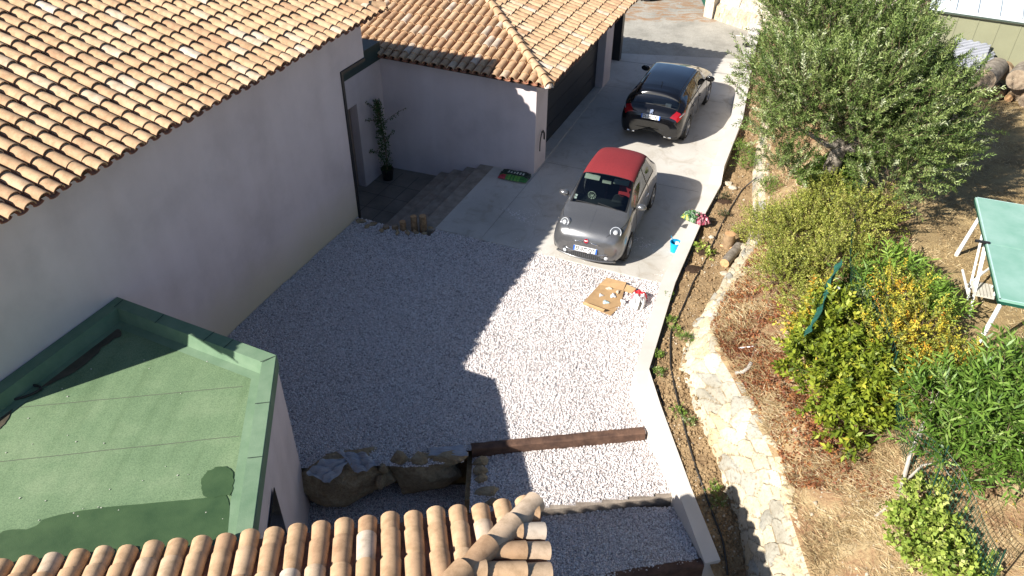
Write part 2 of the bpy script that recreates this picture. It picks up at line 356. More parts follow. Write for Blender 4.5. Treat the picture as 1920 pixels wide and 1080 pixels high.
r_ = ramp(nt_, [(0, (.30, .27, .26)), (.15, (.56, .52, .51)), (.4, (.74, .70, .69)), (.62, (.76, .66, .63)), (.8, (.82, .79, .78)), (1, (.90, .89, .88))]); nt_.links.new(at_.outputs['Fac'], r_.inputs[0]); nt_.links.new(r_.outputs[0], b_.inputs['Base Color'])
b_.inputs['Roughness'].default_value = .85; b_.inputs['Specular IOR Level'].default_value = .25; M_gstone = m

# ------------------------------------------------------------------ ground sheets
def noise2(x, y, s=1.0, seed=0):
    return (math.sin(x*1.7*s+seed*3.1+1.3*math.sin(y*1.1*s+seed))+math.sin(y*2.3*s+seed*1.7+1.7*math.sin(x*.9*s))+.5*math.sin((x+y)*4.1*s+seed)+.35*math.sin((x-y*1.3)*7.7*s+seed*2))/2.85
S = lambda o: tag(o, kind='structure')
g = MB(); g.add([(-90, -40, -1.62), (120, -40, -1.62), (120, 160, -1.62), (-90, 160, -1.62)], [(0, 1, 2, 3)]); S(g.build('ground', M_soil))
def sheet(name, mat, poly, z):
    b = MB(); b.add([(p[0], p[1], z) for p in poly], [tuple(range(len(poly)))]); return S(b.build(name, mat))
rd = [W(-3, 12.2), W(2.2, 12.75), W(6.45, 14.15), W(9, 13.5), Vector((30, 24, 0)), Vector((70, 60, 0)), Vector((70, 150, 0)), Vector((-60, 150, 0)), Vector((-60, 26, 0))]
sheet('road', M_road, rd, -.012)
dv = [W(1.9, .29), W(4.3, .34), W(7.35, .40), W(7.35, 5), W(7.3, 9), W(7.0, 14.3), W(2.3, 12.8), W(-1, 12.8), W(-1, 4.0), W(1.9, 3.9)]
b = MB(); b.prism([(p.x, p.y) for p in dv], -.7, 0.0); S(b.build('driveway', M_conc))
M_joint = simple('joint', (.22, .20, .17), .9)
for (u0, v0, u1, v1, wd) in ((3.0, 4.35, 7.1, 4.5, .014), (2.65, 9.9, 6.6, 10.2, .014), (2.5, 12.15, 6.5, 12.6, .035), (3.05, .4, 3.05, 4.3, .010)):
    a, c = W(u0, v0), W(u1, v1); n = (c-a).normalized(); n = Vector((-n.y, n.x, 0))*wd/2; b = MB()
    b.add([a-n+Vector((0, 0, .004)), c-n+Vector((0, 0, .004)), c+n+Vector((0, 0, .004)), a+n+Vector((0, 0, .004))], [(0, 1, 2, 3)]); S(b.build('driveway_joint', M_joint))
def gz(x, y):
    t = min(1, max(0, (12.6-y)/3.9)); return -.03-.2*t*t*(3-2*t)
def gravel_grid(name, x0, x1, y0, y1, keep, zf, st=.06):
    nx, ny = int((x1-x0)/st), int((y1-y0)/st); V = []; F = []
    for j in range(ny+1):
        for i in range(nx+1):
            x, y = x0+i*st, y0+j*st; V.append((x, y, zf(x, y)+.018*noise2(x, y, 1.6)+rnd.uniform(-.004, .004)))
    for j in range(ny):
        for i in range(nx):
            if keep(x0+(i+.5)*st, y0+(j+.5)*st): a = j*(nx+1)+i; F.append((a, a+1, a+nx+2, a+nx+1))
    return S(mesh_obj(name, V, F, M_gravel, smooth=True))
def uvof(x, y): dx, dy = x-OX, y-OY; return dx*ca-dy*sa, dx*sa+dy*ca
def wallx(y):                                            # the retaining wall's middle line
    return 2.35+(y-10.1)*.335 if y > 10.1 else 2.35+(10.1-y)*.16
def lineY(a, c):
    k = (c.y-a.y)/(c.x-a.x); return lambda x: a.y+k*(x-a.x)
SL1 = (un(884, 836, -.16), un(1200, 806, -.17)); SL2 = (un(985, 952, -.38), un(1249, 926, -.40)); SL3 = (un(1040, 1096, -.56), un(1308, 1054, -.56))
s1y, s2y, s3y = lineY(*SL1), lineY(*SL2), lineY(*SL3)
def keep0(x, y):
    u, v = uvof(x, y)
    if v > -.02 and u < 1.93: return False
    if y < s1y(x)-.02: return False
    if x < -.5 and y < 8.16+.06*x+.04*math.sin(x*5): return False
    return x < wallx(y)
gravel_grid('gravel_yard', -7.2, 3.4, 8.0, 15.9, lambda x, y: keep0(x, y) or (x < -.75 and y < 12 and y > 8.30+.06*x+.04*math.sin(x*5)), gz)
ZG1, ZG2, ZG3 = -.37, -.57, -.84
gravel_grid('gravel_step', -.62, 3.2, 6.8, 9.2, lambda x, y: s2y(x)-.02 < y < s1y(x)+.02 and x < wallx(y), lambda x, y: ZG1)
gravel_grid('gravel_step', -1.2, 3.4, 5.3, 7.7, lambda x, y: s3y(x)-.02 < y < s2y(x)+.02 and x < wallx(y), lambda x, y: ZG2)
gravel_grid('gravel_step', -1.2, 3.6, 3.0, 6.2, lambda x, y: y < s3y(x)+.02, lambda x, y: ZG3, .1)
gravel_grid('lower_terrace', -3.8, -.5, 3.5, 8.6, lambda x, y: True, lambda x, y: -1.2)

def gravel_stones(x0, x1, y0, y1, keep, zf, dens, seed, s0=.013, s1=.024):
    rs = np.random.RandomState(seed); n = int((x1-x0)*(y1-y0)*dens); X = rs.uniform(x0, x1, n); Y = rs.uniform(y0, y1, n)
    thin = np.array([noise2(a, b_, .8, 4) for a, b_ in zip(X, Y)]); k_ = np.array([keep(a, b_) for a, b_ in zip(X, Y)]) & (rs.uniform(0, 1, n) > np.clip(thin*.35-.05, 0, .3)); X, Y = X[k_], Y[k_]; n = len(X)
    Z = np.array([zf(a, b_)+.018*noise2(a, b_, 1.6) for a, b_ in zip(X, Y)])
    base = np.array([(1, 0, 0), (-1, 0, 0), (0, 1, 0), (0, -1, 0), (0, 0, .8), (0, 0, -.5)], float); F0 = np.array([(0, 2, 4), (2, 1, 4), (1, 3, 4), (3, 0, 4), (2, 0, 5), (1, 2, 5), (3, 1, 5), (0, 3, 5)])
    sz = rs.uniform(s0, s1, (n, 1, 1)); V = base[None]*sz*rs.uniform(.65, 1.15, (n, 6, 1)); V += rs.uniform(-.25, .25, (n, 6, 3))*sz
    a = rs.uniform(0, 6.28, n); c, s_ = np.cos(a)[:, None], np.sin(a)[:, None]; b2 = rs.uniform(-.6, .6, n); cb, sb = np.cos(b2)[:, None], np.sin(b2)[:, None]
    x, z = V[:, :, 0]*cb-V[:, :, 2]*sb, V[:, :, 0]*sb+V[:, :, 2]*cb; y = V[:, :, 1]; x, y = x*c-y*s_, x*s_+y*c
    V = np.stack([x+X[:, None], y+Y[:, None], z+(Z+rs.uniform(.0, .014, n))[:, None]], 2)
    o = mesh_obj('gravel_stones', V.reshape(-1, 3), (F0[None]+np.arange(n)[:, None, None]*6).reshape(-1, 3), M_gstone, tint=np.repeat(np.clip(rs.beta(2.2, 1.7, n)-.05*(rs.uniform(0, 1, n) < .15)*6, 0, 1), 8)); return tag(o, kind='stuff')
gravel_stones(-6.2, 3.3, 8.1, 15.9, lambda x, y: (keep0(x, y) or (x < -.75 and y < 12 and y > 8.30+.06*x+.04*math.sin(x*5))) and uvof(x, y)[0] > .0, gz, 1500, 1)
gravel_stones(-.62, 3.2, 6.8, 9.2, lambda x, y: s2y(x) < y < s1y(x) and x < wallx(y), lambda x, y: ZG1, 1500, 2)
gravel_stones(-.2, 3.4, 5.3, 7.7, lambda x, y: s3y(x) < y < s2y(x) and x < wallx(y), lambda x, y: ZG2, 1500, 3)
gravel_stones(1.0, 3.4, 4.6, 6.2, lambda x, y: y < s3y(x), lambda x, y: ZG3, 1300, 4)
gravel_stones(-3.4, -.7, 6.4, 8.3, lambda x, y: True, lambda x, y: -1.2, 1200, 5)

# ------------------------------------------------------------------ sloping garden on the right: lofted between traced lines
A = [(1428, 60, .6), (1413, 111, .6), (1392, 225, .6), (1352, 313, .35), (1312, 425, .32), (1272, 520, .32), (1215, 690, .32), (1237, 758, .2), (1294, 913, -.12), (1350, 1056, -.55), (1385, 1150, -.8)]
B_ = [(1462, 62, .7), (1452, 111, .6), (1430, 225, .5), (1412, 318, .42), (1409, 430, .42), (1372, 505, .40), (1288, 655, .38), (1298, 740, .25), (1350, 880, -.05), (1388, 1000, -.45), (1402, 1150, -.7)]
C_ = [(1475, 62, 1.0), (1465, 111, 1.0), (1448, 225, 1.0), (1440, 318, 1.0), (1438, 425, 1.0), (1396, 500, .95), (1338, 610, .95), (1385, 715, .95), (1455, 850, .85), (1490, 965, .7), (1545, 1130, .6)]
D_ = [(1500, 62, 1.9), (1520, 111, 1.95), (1545, 225, 2.0), (1565, 330, 2.0), (1585, 430, 2.0), (1590, 520, 1.95), (1590, 640, 1.9), (1660, 760, 1.8), (1720, 880, 1.7), (1790, 990, 1.6), (1860, 1130, 1.5)]
def spline(P, t):
    n = len(P)-1; i = min(int(t), n-1); f = t-i
    p0, p1, p2, p3 = P[max(i-1, 0)], P[i], P[i+1], P[min(i+2, n)]
    return .5*((2*p1)+(p2-p0)*f+(2*p0-5*p1+4*p2-p3)*f*f+(3*p1-p0-3*p2+p3)*f*f*f)
wpl = lambda L: [un(*q) for q in L]
PA, PB, PC, PD = wpl(A), wpl(B_), wpl(C_), wpl(D_)
PE = [Vector((p.x+1.2, p.y+.3, 2.35 - .04*i)) for i, p in enumerate(PD)]
PF = [Vector((p.x+22, p.y+3, 2.6-.05*i)) for i, p in enumerate(PD)]
TER = []                                                 # all terrain faces, for standing things on
def loft(name, P, Q, mat, nt_, ns, amp, seed, kind=True, bulge=0, jit=0, s=2.2):
    V = []; F = []
    for i in range(nt_+1):
        t = (len(P)-1)*i/nt_; a, c = spline(P, t), spline(Q, t)
        for j in range(ns+1):
            f = j/ns; p = a.lerp(c, f); e = min(1, f*6, (1-f)*6)
            q = noise2(p.x, p.y, s, seed)*amp+noise2(p.x, p.y, s*3.3, seed+4)*amp*.35+rnd.uniform(-jit, jit)
            p = p+Vector((0, 0, (q+bulge*math.sin(math.pi*f))*(e if kind else .35+.65*e))); V.append(p)
    for i in range(nt_):
        for j in range(ns):
            a = i*(ns+1)+j; F.append((a, a+ns+1, a+ns+2, a+1))
    o = mesh_obj(name, V, F, mat, smooth=True)
    TER.append((V, F)); return o
S(loft('garden_bed', [p+Vector((-.15, 0, -.03)) for p in PA], [p+Vector((.12, 0, 0)) for p in PB], M_soil, 240, 16, .035, 1, jit=.018, s=3))
S(loft('dry_slope', [p+Vector((-.06, 0, -.02)) for p in PC], PD, M_slope, 200, 26, .07, 2, jit=.012))
S(loft('dry_slope_crest', PD, PE, M_slope, 160, 10, .05, 3, jit=.01))
S(loft('lawn', PE, PF, M_lawn, 160, 120, .05, 5, jit=.006, s=1))
# rubble stone wall: real batter with bulging stones and a rounded top
sw = thing('stone_wall', 'curving battered rubble stone wall of cream blocks between soil bed and dry slope', 'stone wall', tuple(PB[6]))
V = []; F = []; TT = []; NT, NS = 1250, 40
rw = random.Random(77); SG_ = {}
def cell(i, j):
    if (i, j) not in SG_: SG_[(i, j)] = (i+.5+rw.uniform(-.42, .42), j+.5+rw.uniform(-.40, .40), rw.uniform(-1, 1), rw.random(), rw.uniform(-1, 1), rw.uniform(-1, 1))
    return SG_[(i, j)]
def stonefield(a, b_, cw_=.27, ch=.30):
    a, b_ = a/cw_+.25*math.sin(b_*9), b_/ch+.3*math.sin(a*4.3); i0, j0 = math.floor(a), math.floor(b_); ds = []
    for i in (i0-1, i0, i0+1):
        for j in (j0-1, j0, j0+1): c_ = cell(i, j); ds.append((math.hypot(a-c_[0], (b_-c_[1])*.95), c_))
    ds.sort(key=lambda q: q[0]); d1, c1 = ds[0]; e = min(1, (ds[1][0]-d1)/.20); e = e*e*(3-2*e)
    return e*.045+e*c1[2]*.028+e*((a-c1[0])*c1[4]+(b_-c1[1])*c1[5])*.06, c1[3], e
la = 0; prev = None
for i in range(NT+1):
    t = 10*i/NT; a, c = spline(PB, t), spline(PC, t); c2 = c+Vector((.14, .03, -.02)); dn = Vector((.25, .05, -.25))
    if prev is not None: la += (a-prev).length
    prev = a; hor = Vector((c.x-a.x, c.y-a.y, 0)).normalized(); hh = (c-a).length
    for j in range(NS+1):
        f = j/NS
        if f < .72:
            g_ = f/.72; p = Vector((a.x+(c.x-a.x)*g_**1.25, a.y+(c.y-a.y)*g_**1.25, a.z+(c.z-a.z)*g_**.85)); bb = hh*g_
            nn = (Vector((0, 0, 1))*.5-hor).normalized()
        elif f < .93: p = c.lerp(c2, (f-.72)/.21); nn = Vector((0, 0, 1)); bb = hh+.2*(f-.72)/.21
        else: p = c2.lerp(c2+dn, (f-.93)/.07); nn = Vector((0, 0, 1)); bb = hh+.2+.2*(f-.93)/.07
        sf_, tn, ed = stonefield(la, bb); lump = .045*noise2(p.x*1.6+p.z*2, p.y*1.6-p.z*2, 1.2, 7)+sf_+rnd.uniform(-.004, .004)
        V.append(p+nn*lump-Vector((0, 0, .06 if j == 0 else 0))); TT.append(.02 if ed < .12 else (.08 if ed < .3 else .14+.86*tn))
TF_ = []
for i in range(NT):
    for j in range(NS):
        a = i*(NS+1)+j; F.append((a, a+NS+1, a+NS+2, a+1)); TF_.append(TT[a])
TER.append((V, F)); mesh_obj('wall_face', V, F, M_rubble, sw, smooth=True, tint=TF_)
VV = []; FF = []
for (V, F) in TER:
    k = len(VV); VV += list(V); FF += [tuple(i+k for i in f) for f in F]
BV = BVHTree.FromPolygons([Vector(v) for v in VV], FF)
def gnd(px, py):                                         # the sloping garden's surface along a sight line
    o = Vector((0, 0, CH)); d = (un(px, py, 0)-o).normalized(); h = BV.ray_cast(o, d)
    return h[0] if h[0] is not None else un(px, py, .5)
def gndz(x, y, dflt=2.3):
    h = BV.ray_cast(Vector((x, y, 30)), Vector((0, 0, -1))); return h[0].z if h[0] is not None else dflt

# ------------------------------------------------------------------ white retaining wall beside the drive
ww = thing('retaining_wall', 'long white rendered low wall bending beside the driveway and gravel steps', 'low wall', tuple(un(1238, 530, 0)))
def wall_run(name, Lp, Rp, zb=-1.5):
    b = MB()
    for i in range(len(Lp)-1):
        l0, l1, r0, r1 = un(*Lp[i]), un(*Lp[i+1]), un(*Rp[i]), un(*Rp[i+1])
        dn = lambda p: Vector((p.x, p.y, zb))
        P = [dn(l0), dn(r0), dn(r1), dn(l1), l0, r0, r1, l1]
        k = len(b.v); b.v += [tuple(p) for p in P]; q = [(4, 5, 6, 7), (0, 4, 7, 3), (1, 2, 6, 5)]
        if i == 0: q.append((0, 1, 5, 4))
        if i == len(Lp)-2: q.append((2, 3, 7, 6))
        b.f += [tuple(x+k for x in f[::-1]) for f in q]; b.t += [.5]*len(q)
    return b.build(name, M_white, ww)
wall_run('wall_section', [(1329, 345, .42), (1302, 397, .42), (1239, 530, .42), (1188, 699, .42), (1211, 757, .24), (1270, 918, -.1), (1322, 1056, -.52)],
         [(1352, 346, .42), (1324, 397, .42), (1266, 530, .42), (1217, 692, .42), (1238, 757, .24), (1295, 912, -.1), (1351, 1050, -.52)])
wall_run('wall_section', [(1406, 44, .72), (1391, 111, .72), (1372, 215, .70), (1335, 312, .66)], [(1428, 44, .72), (1413, 111, .72), (1393, 222, .70), (1358, 312, .66)])
wall_run('wall_ramp', [(1335, 312.4, .655), (1329, 344.6, .425)], [(1358, 312.4, .655), (1352, 345.6, .425)])
b = MB(); pts = [un(x+3, y+1, z-.06)+Vector((.02, 0, 0)) for (x, y, z) in [(1352, 346, .42), (1324, 397, .42), (1266, 530, .42), (1217, 692, .42), (1238, 757, .24), (1295, 912, -.1), (1351, 1050, -.52)]]
for i in range(len(pts)-1):
    a, c = pts[i], pts[i+1]; dz = Vector((0, 0, .34)); o_ = Vector((.012, 0, 0)); b.hexa([a-dz, a-dz+o_, c-dz+o_, c-dz, a, a+o_, c+o_, c])
b.build('damp_proof_membrane', M_black, ww)

# ------------------------------------------------------------------ tiled roofs
def arc(r, n, y, z0, inv=False, squash=1.0):
    return [(-r*math.cos(math.pi*k/n), y, z0+(-1 if inv else 1)*r*squash*math.sin(math.pi*k/n)) for k in range(n+1)]
def tile_template(kind, exp, seg=8):
    L = exp+.07; V = []; F = []; n = seg
    if kind == 'cover':
        V += arc(.099, n, 0, .028, squash=.86); V += arc(.084, n, L, .0, squash=.86); V += arc(.084, n, 0, .028, squash=.84); V += arc(.070, n, .16, .022, squash=.84)
        F += [(k, k+1, n+1+k+1, n+1+k) for k in range(n)]
        b1 = 2*(n+1); F += [(k+1, k, b1+k, b1+k+1) for k in range(n)]
        b2 = 3*(n+1); F += [(b1+k+1, b1+k, b2+k, b2+k+1) for k in range(n)]
        F += [(0, n+1, 2*(n+1)-1, n)][:0]
    else:
        V += arc(.078, n, -.01, .012, True, .5); V += arc(.084, n, L, .022, True, .5); V += arc(.090, n, -.01, .012, True, .55)
        F += [(k+1, k, n+1+k, n+1+k+1) for k in range(n)]
        b1 = 2*(n+1); F += [(k, k+1, b1+k+1, b1+k) for k in range(n)]
    return np.array(V), np.array(F)
PITCHT, EXP = .23, .39
def tile_slope(name, parent, P0, e, d, s, L, run, clips=(), exp=EXP, first=.26, holes=None, seed=1, k=1.0):
    """P0 eave start (world), e along the eave, d horizontal uphill, s rise per metre, L eave length, run horizontal depth"""
    e = Vector((e[0], e[1], 0)).normalized(); d = Vector((d[0], d[1], 0)).normalized(); D = (d+Vector((0, 0, s))).normalized(); n = D.cross(e); n = n if n.z > 0 else -n
    rr = np.random.RandomState(seed); Ls = run*math.sqrt(1+s*s); rows = int((Ls-first)/exp)+2; PT = PITCHT*k; cols = int(round(L/PT)); kk = k
    M = np.array([list(e), list(D), list(n)])
    for kind, mat in (('cover', M_tile), ('channel', M_chan)):
        TV, TF = tile_template(kind, exp/kk); TV = TV*kk; TV[:, 2] += (TV[:, 1] < .1)*(.012 if kk > 1 and kind == 'cover' else 0); AV = []; AF = []; AT = []; base = 0
        for i in range(cols+(0 if kind == 'cover' else 1)):
            colj = rr.uniform(-.02, .02)
            for j in range(rows):
                y0 = 0 if j == 0 else first+(j-1)*exp; x0 = (i+.5 if kind == 'cover' else i)*PT
                if y0 > Ls-.1: continue
                v = TV.copy(); ang = rr.uniform(-.022, .022); v[:, 0] += v[:, 1]*ang
                v = v*np.array([rr.uniform(.97, 1.03), 1, rr.uniform(.95, 1.05)])
                v += np.array([x0+rr.uniform(-.004, .004), y0+colj+rr.uniform(-.008, .008), rr.uniform(-.003, .004)+(0 if kind == 'cover' else .045)])
                v[:, 2] += (.03 if kind == 'cover' else 0)
                AV.append(v@M+np.array(P0)); AF.append(TF+base); base += len(TV); AT += [min(1, max(0, rr.beta(2, 2.1) if rr.rand() > .065 else rr.uniform(.85, 1)))]*len(TF)
        V = np.concatenate(AV); F = np.concatenate(AF)
        o = mesh_obj('cover_tiles' if kind == 'cover' else 'channel_tiles', V, F, mat, parent, smooth=True, tint=AT, auto=40)
        if clips:
            bm = bmesh.new(); bm.from_mesh(o.data)
            for co, no in clips:
                bmesh.ops.bisect_plane(bm, geom=bm.verts[:]+bm.edges[:]+bm.faces[:], plane_co=co, plane_no=no, clear_outer=True)
            bm.to_mesh(o.data); bm.free()
    return n
def deck(parent, poly, th=.06, dz=-.012):                 # the slab below the tiles, poly = 3-D corners, kept back from the edges
    cc = sum((Vector(p) for p in poly), Vector())/len(poly); poly = [Vector(p) for p in poly]; zmin = min(p.z for p in poly); poly = [p.lerp(cc, .16/max(1, (cc-p).length)*1.6) if abs(p.z-zmin) < .01 else p for p in poly]
    b = MB(); n = len(poly); up = [Vector(p)+Vector((0, 0, dz)) for p in poly]; lo = [p-Vector((0, 0, th)) for p in up]
    b.add(lo+up, [tuple(range(n-1, -1, -1)), tuple(range(n, 2*n))]+[(i, (i+1) % n, n+(i+1) % n, n+i) for i in range(n)])
    return b.build('roof_deck', M_under, parent)
def cap_row(parent, Pa, Pb, r=.115, exp=.36, seed=3, mortar=.10, name='hip_tiles'):
    Pa, Pb = Vector(Pa), Vector(Pb); D = (Pb-Pa).normalized(); e = D.cross(Vector((0, 0, 1))).normalized(); n = e.cross(D); L = (Pb-Pa).length
    rr = random.Random(seed); b = MB(); k = int(L/exp)+1; seg = 12
    for i in range(k):
        y0 = i*exp; y1 = min(L+.05, y0+exp+.07); off = rr.uniform(-.006, .006); tt = min(1, max(0, rr.betavariate(2, 2) if rr.random() > .08 else .9)); V = []
        for (rad, y, z) in ((r, y0, .05), (r*.86, y1, .02), (r-.016, y0, .05), (r-.03, y0+.15, .045)):
            for q in range(seg+1):
                a = math.pi*(1.12*q/seg-.06); V.append(Pa+D*y+e*(off-rad*math.cos(a))+n*(z+rad*math.sin(a)))
        s1 = seg+1; F = [(q+1, q, s1+q, s1+q+1) for q in range(seg)]+[(q, q+1, 2*s1+q+1, 2*s1+q) for q in range(seg)]+[(2*s1+q, 2*s1+q+1, 3*s1+q+1, 3*s1+q) for q in range(seg)]
        b.add(V, F, tt)
    b.build(name, M_tile, parent, smooth=True, auto=45)
    m = MB(); P = []
    for i in range(61):
        y = L*i/60; wv = mortar+.012*math.sin(i*1.9+seed)
        P.append((Pa+D*y-e*wv-n*.02, Pa+D*y-e*wv*.7+n*.075, Pa+D*y+n*.10, Pa+D*y+e*wv*.7+n*.075, Pa+D*y+e*wv-n*.02))
    V = [p for q in P for p in q]; F = [(i*5+j, i*5+j+1, i*5+j+6, i*5+j+5) for i in range(60) for j in range(4)]+[(4, 3, 2, 1, 0)]
    m.add(V, F); m.build('bedding_mortar', M_mortar, parent, smooth=True)
uvec = (ca, -sa); vvec = (sa, ca)

# left house -------------------------------------------------------
SL = .29; ZL = 4.45; UE, VE = .42, 1.38
lh = thing('house', 'long pinkish rendered house wall under a large sunlit clay tile roof', 'house', tuple(W(0, -6, 0)))
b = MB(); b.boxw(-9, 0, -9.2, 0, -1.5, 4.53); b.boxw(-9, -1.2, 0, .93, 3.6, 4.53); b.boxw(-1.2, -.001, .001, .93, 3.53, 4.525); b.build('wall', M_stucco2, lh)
P0 = W(UE, VE, ZL); 
hipk = 1.3
hd = Vector((W(-hipk, -1)-W(0, 0))); hn = Vector((hd.y, -hd.x, 0)).normalized()
hn = hn if hn.dot(Vector((*vvec, 0))) > 0 else -hn
tile_slope('left', lh, W(UE, VE, ZL), (-vvec[0], -vvec[1]), (-ca, sa), SL, VE+10.0, 8.4, [(P0, hn)], seed=11)
Ltop = 8.4
sf = SL*hipk                                            # slope of the far hip face
runf = Ltop/hipk
tile_slope('far', lh, W(-8.6, VE, ZL), uvec, (-vvec[0], -vvec[1]), sf, UE+8.6, runf, [(P0, -hn)], seed=12)
ridge = W(UE-Ltop, VE-runf, ZL+SL*Ltop)
deck(lh, [W(UE, VE, ZL), ridge, W(UE-Ltop, -10.0, ZL+SL*Ltop), W(UE, -10.0, ZL)])
deck(lh, [W(UE, VE, ZL), W(UE-2*Ltop, VE, ZL), ridge])
deck(lh, [ridge, W(UE-2*Ltop, VE, ZL), W(UE-2*Ltop, -10.0, ZL), W(UE-Ltop, -10.0, ZL+SL*Ltop)])
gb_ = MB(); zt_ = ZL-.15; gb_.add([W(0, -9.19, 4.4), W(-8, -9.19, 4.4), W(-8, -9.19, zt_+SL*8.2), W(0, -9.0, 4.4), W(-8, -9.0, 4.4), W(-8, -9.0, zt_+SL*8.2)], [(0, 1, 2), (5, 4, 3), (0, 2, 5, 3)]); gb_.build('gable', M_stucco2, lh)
cap_row(lh, W(UE-.05, VE-.04, ZL+.03), ridge, seed=5)

# porch, steps -----------------------------------------------------
fl = MB(); fl.boxw(-1.6, .36, -.6, 3.9, -.9, -.6); S(fl.build('porch_floor', M_pave))
M_tj = simple('tile_joint', (.06, .055, .05), .9)
for k in range(1, 6): S(MB().boxw(-1.18, .34, -.6+k*.62, -.6+k*.62+.012, -.6, -.597).build('porch_floor_joint', M_tj))
for k in range(1, 3): S(MB().boxw(-1.18+k*.5, -1.18+k*.5+.012, -.3, 3.15, -.6, -.5975).build('porch_floor_joint', M_tj))
st = thing('steps', 'shaded travertine steps going down from the driveway to the porch', 'steps', tuple(W(1.1, 1.8, -.6)))
for k in range(4):
    u0 = .36+k*.385; b = MB(); b.boxw(u0, u0+.385-(.0 if k < 3 else -.0), .05+.05*k, 3.75, -.85, -.6+.15*(k+1)-(.002 if k == 3 else 0)); b.build('tread', M_trav, st, bevel=.012)
ann = thing('porch_wall', 'recessed shaded porch wall with a tall dark doorway behind the climbing plant', 'wall', tuple(W(-1.3, 1.5, -.6)))
b = MB(); b.boxw(-1.5, -1.18, -.3, 1.72, -.9, 2.9); b.boxw(-1.5, -1.18, 2.12, 3.35, -.9, 2.9); b.boxw(-1.5, -1.18, 1.72, 2.12, 1.75, 2.9); b.build('wall', M_stucco, ann)
b = MB(); b.boxw(-1.44, -1.40, 1.72, 2.12, -.6, 1.75); b.build('door', simple('porch_door', (.22, .17, .14), .7), ann)
b = MB(); b.boxw(-1.6, -1.10, -.1, 3.28, 2.52, 2.95); b.build('flat_roof_edge', simple('dark_flashing', (.02, .04, .035), .5), ann)
df = thing('door_frame', 'slender black metal frame standing at the end of the left house wall', 'door frame', tuple(W(.0, .03, -.6)))
b = MB(); b.boxw(-.05, .03, .003, .07, -.6, 3.52); b.build('upright', M_frame, df)
b = MB(); b.boxw(-.05, .03, .07, .92, 3.46, 3.522); b.build('head_rail', M_frame, df)

# garage -----------------------------------------------------------
ZGA, SG = 2.58, .28; UG, VG, VGF = 3.5, 3.17, 11.05
gr = thing('garage', 'hip roofed garage with pale rendered walls and wide dark door beside the drive', 'garage', tuple(W(1, 6.5, 0)))
b = MB()
cw = lambda pts: [(W(u, v).x, W(u, v).y) for u, v in pts]
b.prism(cw([(-6, 3.1), (-1.18, 3.33), (3.0, 3.64), (3.0, 4.42), (2.4, 4.42), (2.4, 4.2), (-6, 4.2)]), -.9, 2.6)
b.prism(cw([(2.35, 9.68), (2.87, 9.68), (2.86, 10.45), (-6, 10.45), (-6, 10.2), (2.35, 10.2)]), -.3, 2.6)
b.prism(cw([(-6, 4.2), (-5.8, 4.2), (-5.8, 10.2), (-6, 10.2)]), -.3, 2.6)
b.prism(cw([(2.45, 4.42), (2.78, 4.42), (2.72, 9.68), (2.45, 9.68)]), 2.32, 2.6)
b.build('wall', M_stucco, gr)
gd = MB(); gd.prism(cw([(2.60, 4.42), (2.66, 4.42), (2.62, 9.68), (2.55, 9.68)]), .02, 2.32)
gdo = gd.build('garage_door', M_anth, gr)
gl = MB()
for k in range(1, 5):
    gl = MB(); gl.prism(cw([(2.655, 4.43), (2.668, 4.43), (2.628, 9.67), (2.615, 9.67)]), .46*k, .46*k+.015); gl.build('panel_joint', M_frame, gdo)
b = MB(); b.prism(cw([(2.60, 4.42), (3.0, 4.42), (2.87, 9.68), (2.55, 9.68)]), -.1, .022); b.build('threshold', M_conc, gr)
hipa, hipf = W(UG, VG, ZGA), W(UG, VGF, ZGA); apex = W(UG-4, VG+4, ZGA+SG*4)
h1 = (W(-1, 1)-W(0, 0)); n1 = Vector((h1.y, -h1.x, 0)).normalized(); n1 = n1 if n1.dot(Vector((*uvec, 0))) > 0 else -n1   # outward to +u
h2 = (W(-1, -1)-W(0, 0)); n2 = Vector((h2.y, -h2.x, 0)).normalized(); n2 = n2 if n2.dot(Vector((*uvec, 0))) > 0 else -n2
ridgev = W(0, VG+4)
tile_slope('front', gr, W(-7, VG, ZGA), uvec, vvec, SG, UG+7, 4, [(hipa, n1)], seed=21)
tile_slope('right', gr, W(UG, VG, ZGA), vvec, (-ca, sa), SG, VGF-VG, 4, [(hipa, -n1), (hipf, -n2)], seed=22)
tile_slope('back', gr, W(UG, VGF, ZGA), (-ca, sa), (-vvec[0], -vvec[1]), SG, UG+7, 4, [(hipf, n2)], seed=23)
deck(gr, [W(-7, VG, ZGA), hipa, apex, W(-7, VG+4, ZGA+SG*4)]); deck(gr, [hipa, hipf, apex]); deck(gr, [hipf, W(-7, VGF, ZGA), W(-7, VG+4, ZGA+SG*4), apex])
cap_row(gr, hipa+Vector((0, 0, .03)), apex, seed=8); cap_row(gr, hipf+Vector((0, 0, .03)), apex, seed=9); cap_row(gr, apex, W(-7, VG+4, ZGA+SG*4), seed=10, name='ridge_tiles')

# black gate at the end of the garage
gt = thing('entrance_gate', 'black metal entrance gate standing at the far end of the garage', 'gate', tuple(W(2.5, 12.2, 0)))
b = MB(); b.boxw(2.30, 2.66, 12.15, 12.38, 0, 1.85); b.build('gate_post', M_frame, gt)
b = MB(); b.boxw(-3.2, 2.295, 12.25, 12.31, .03, 1.45); gp = b.build('gate_leaf', M_frame, gt)

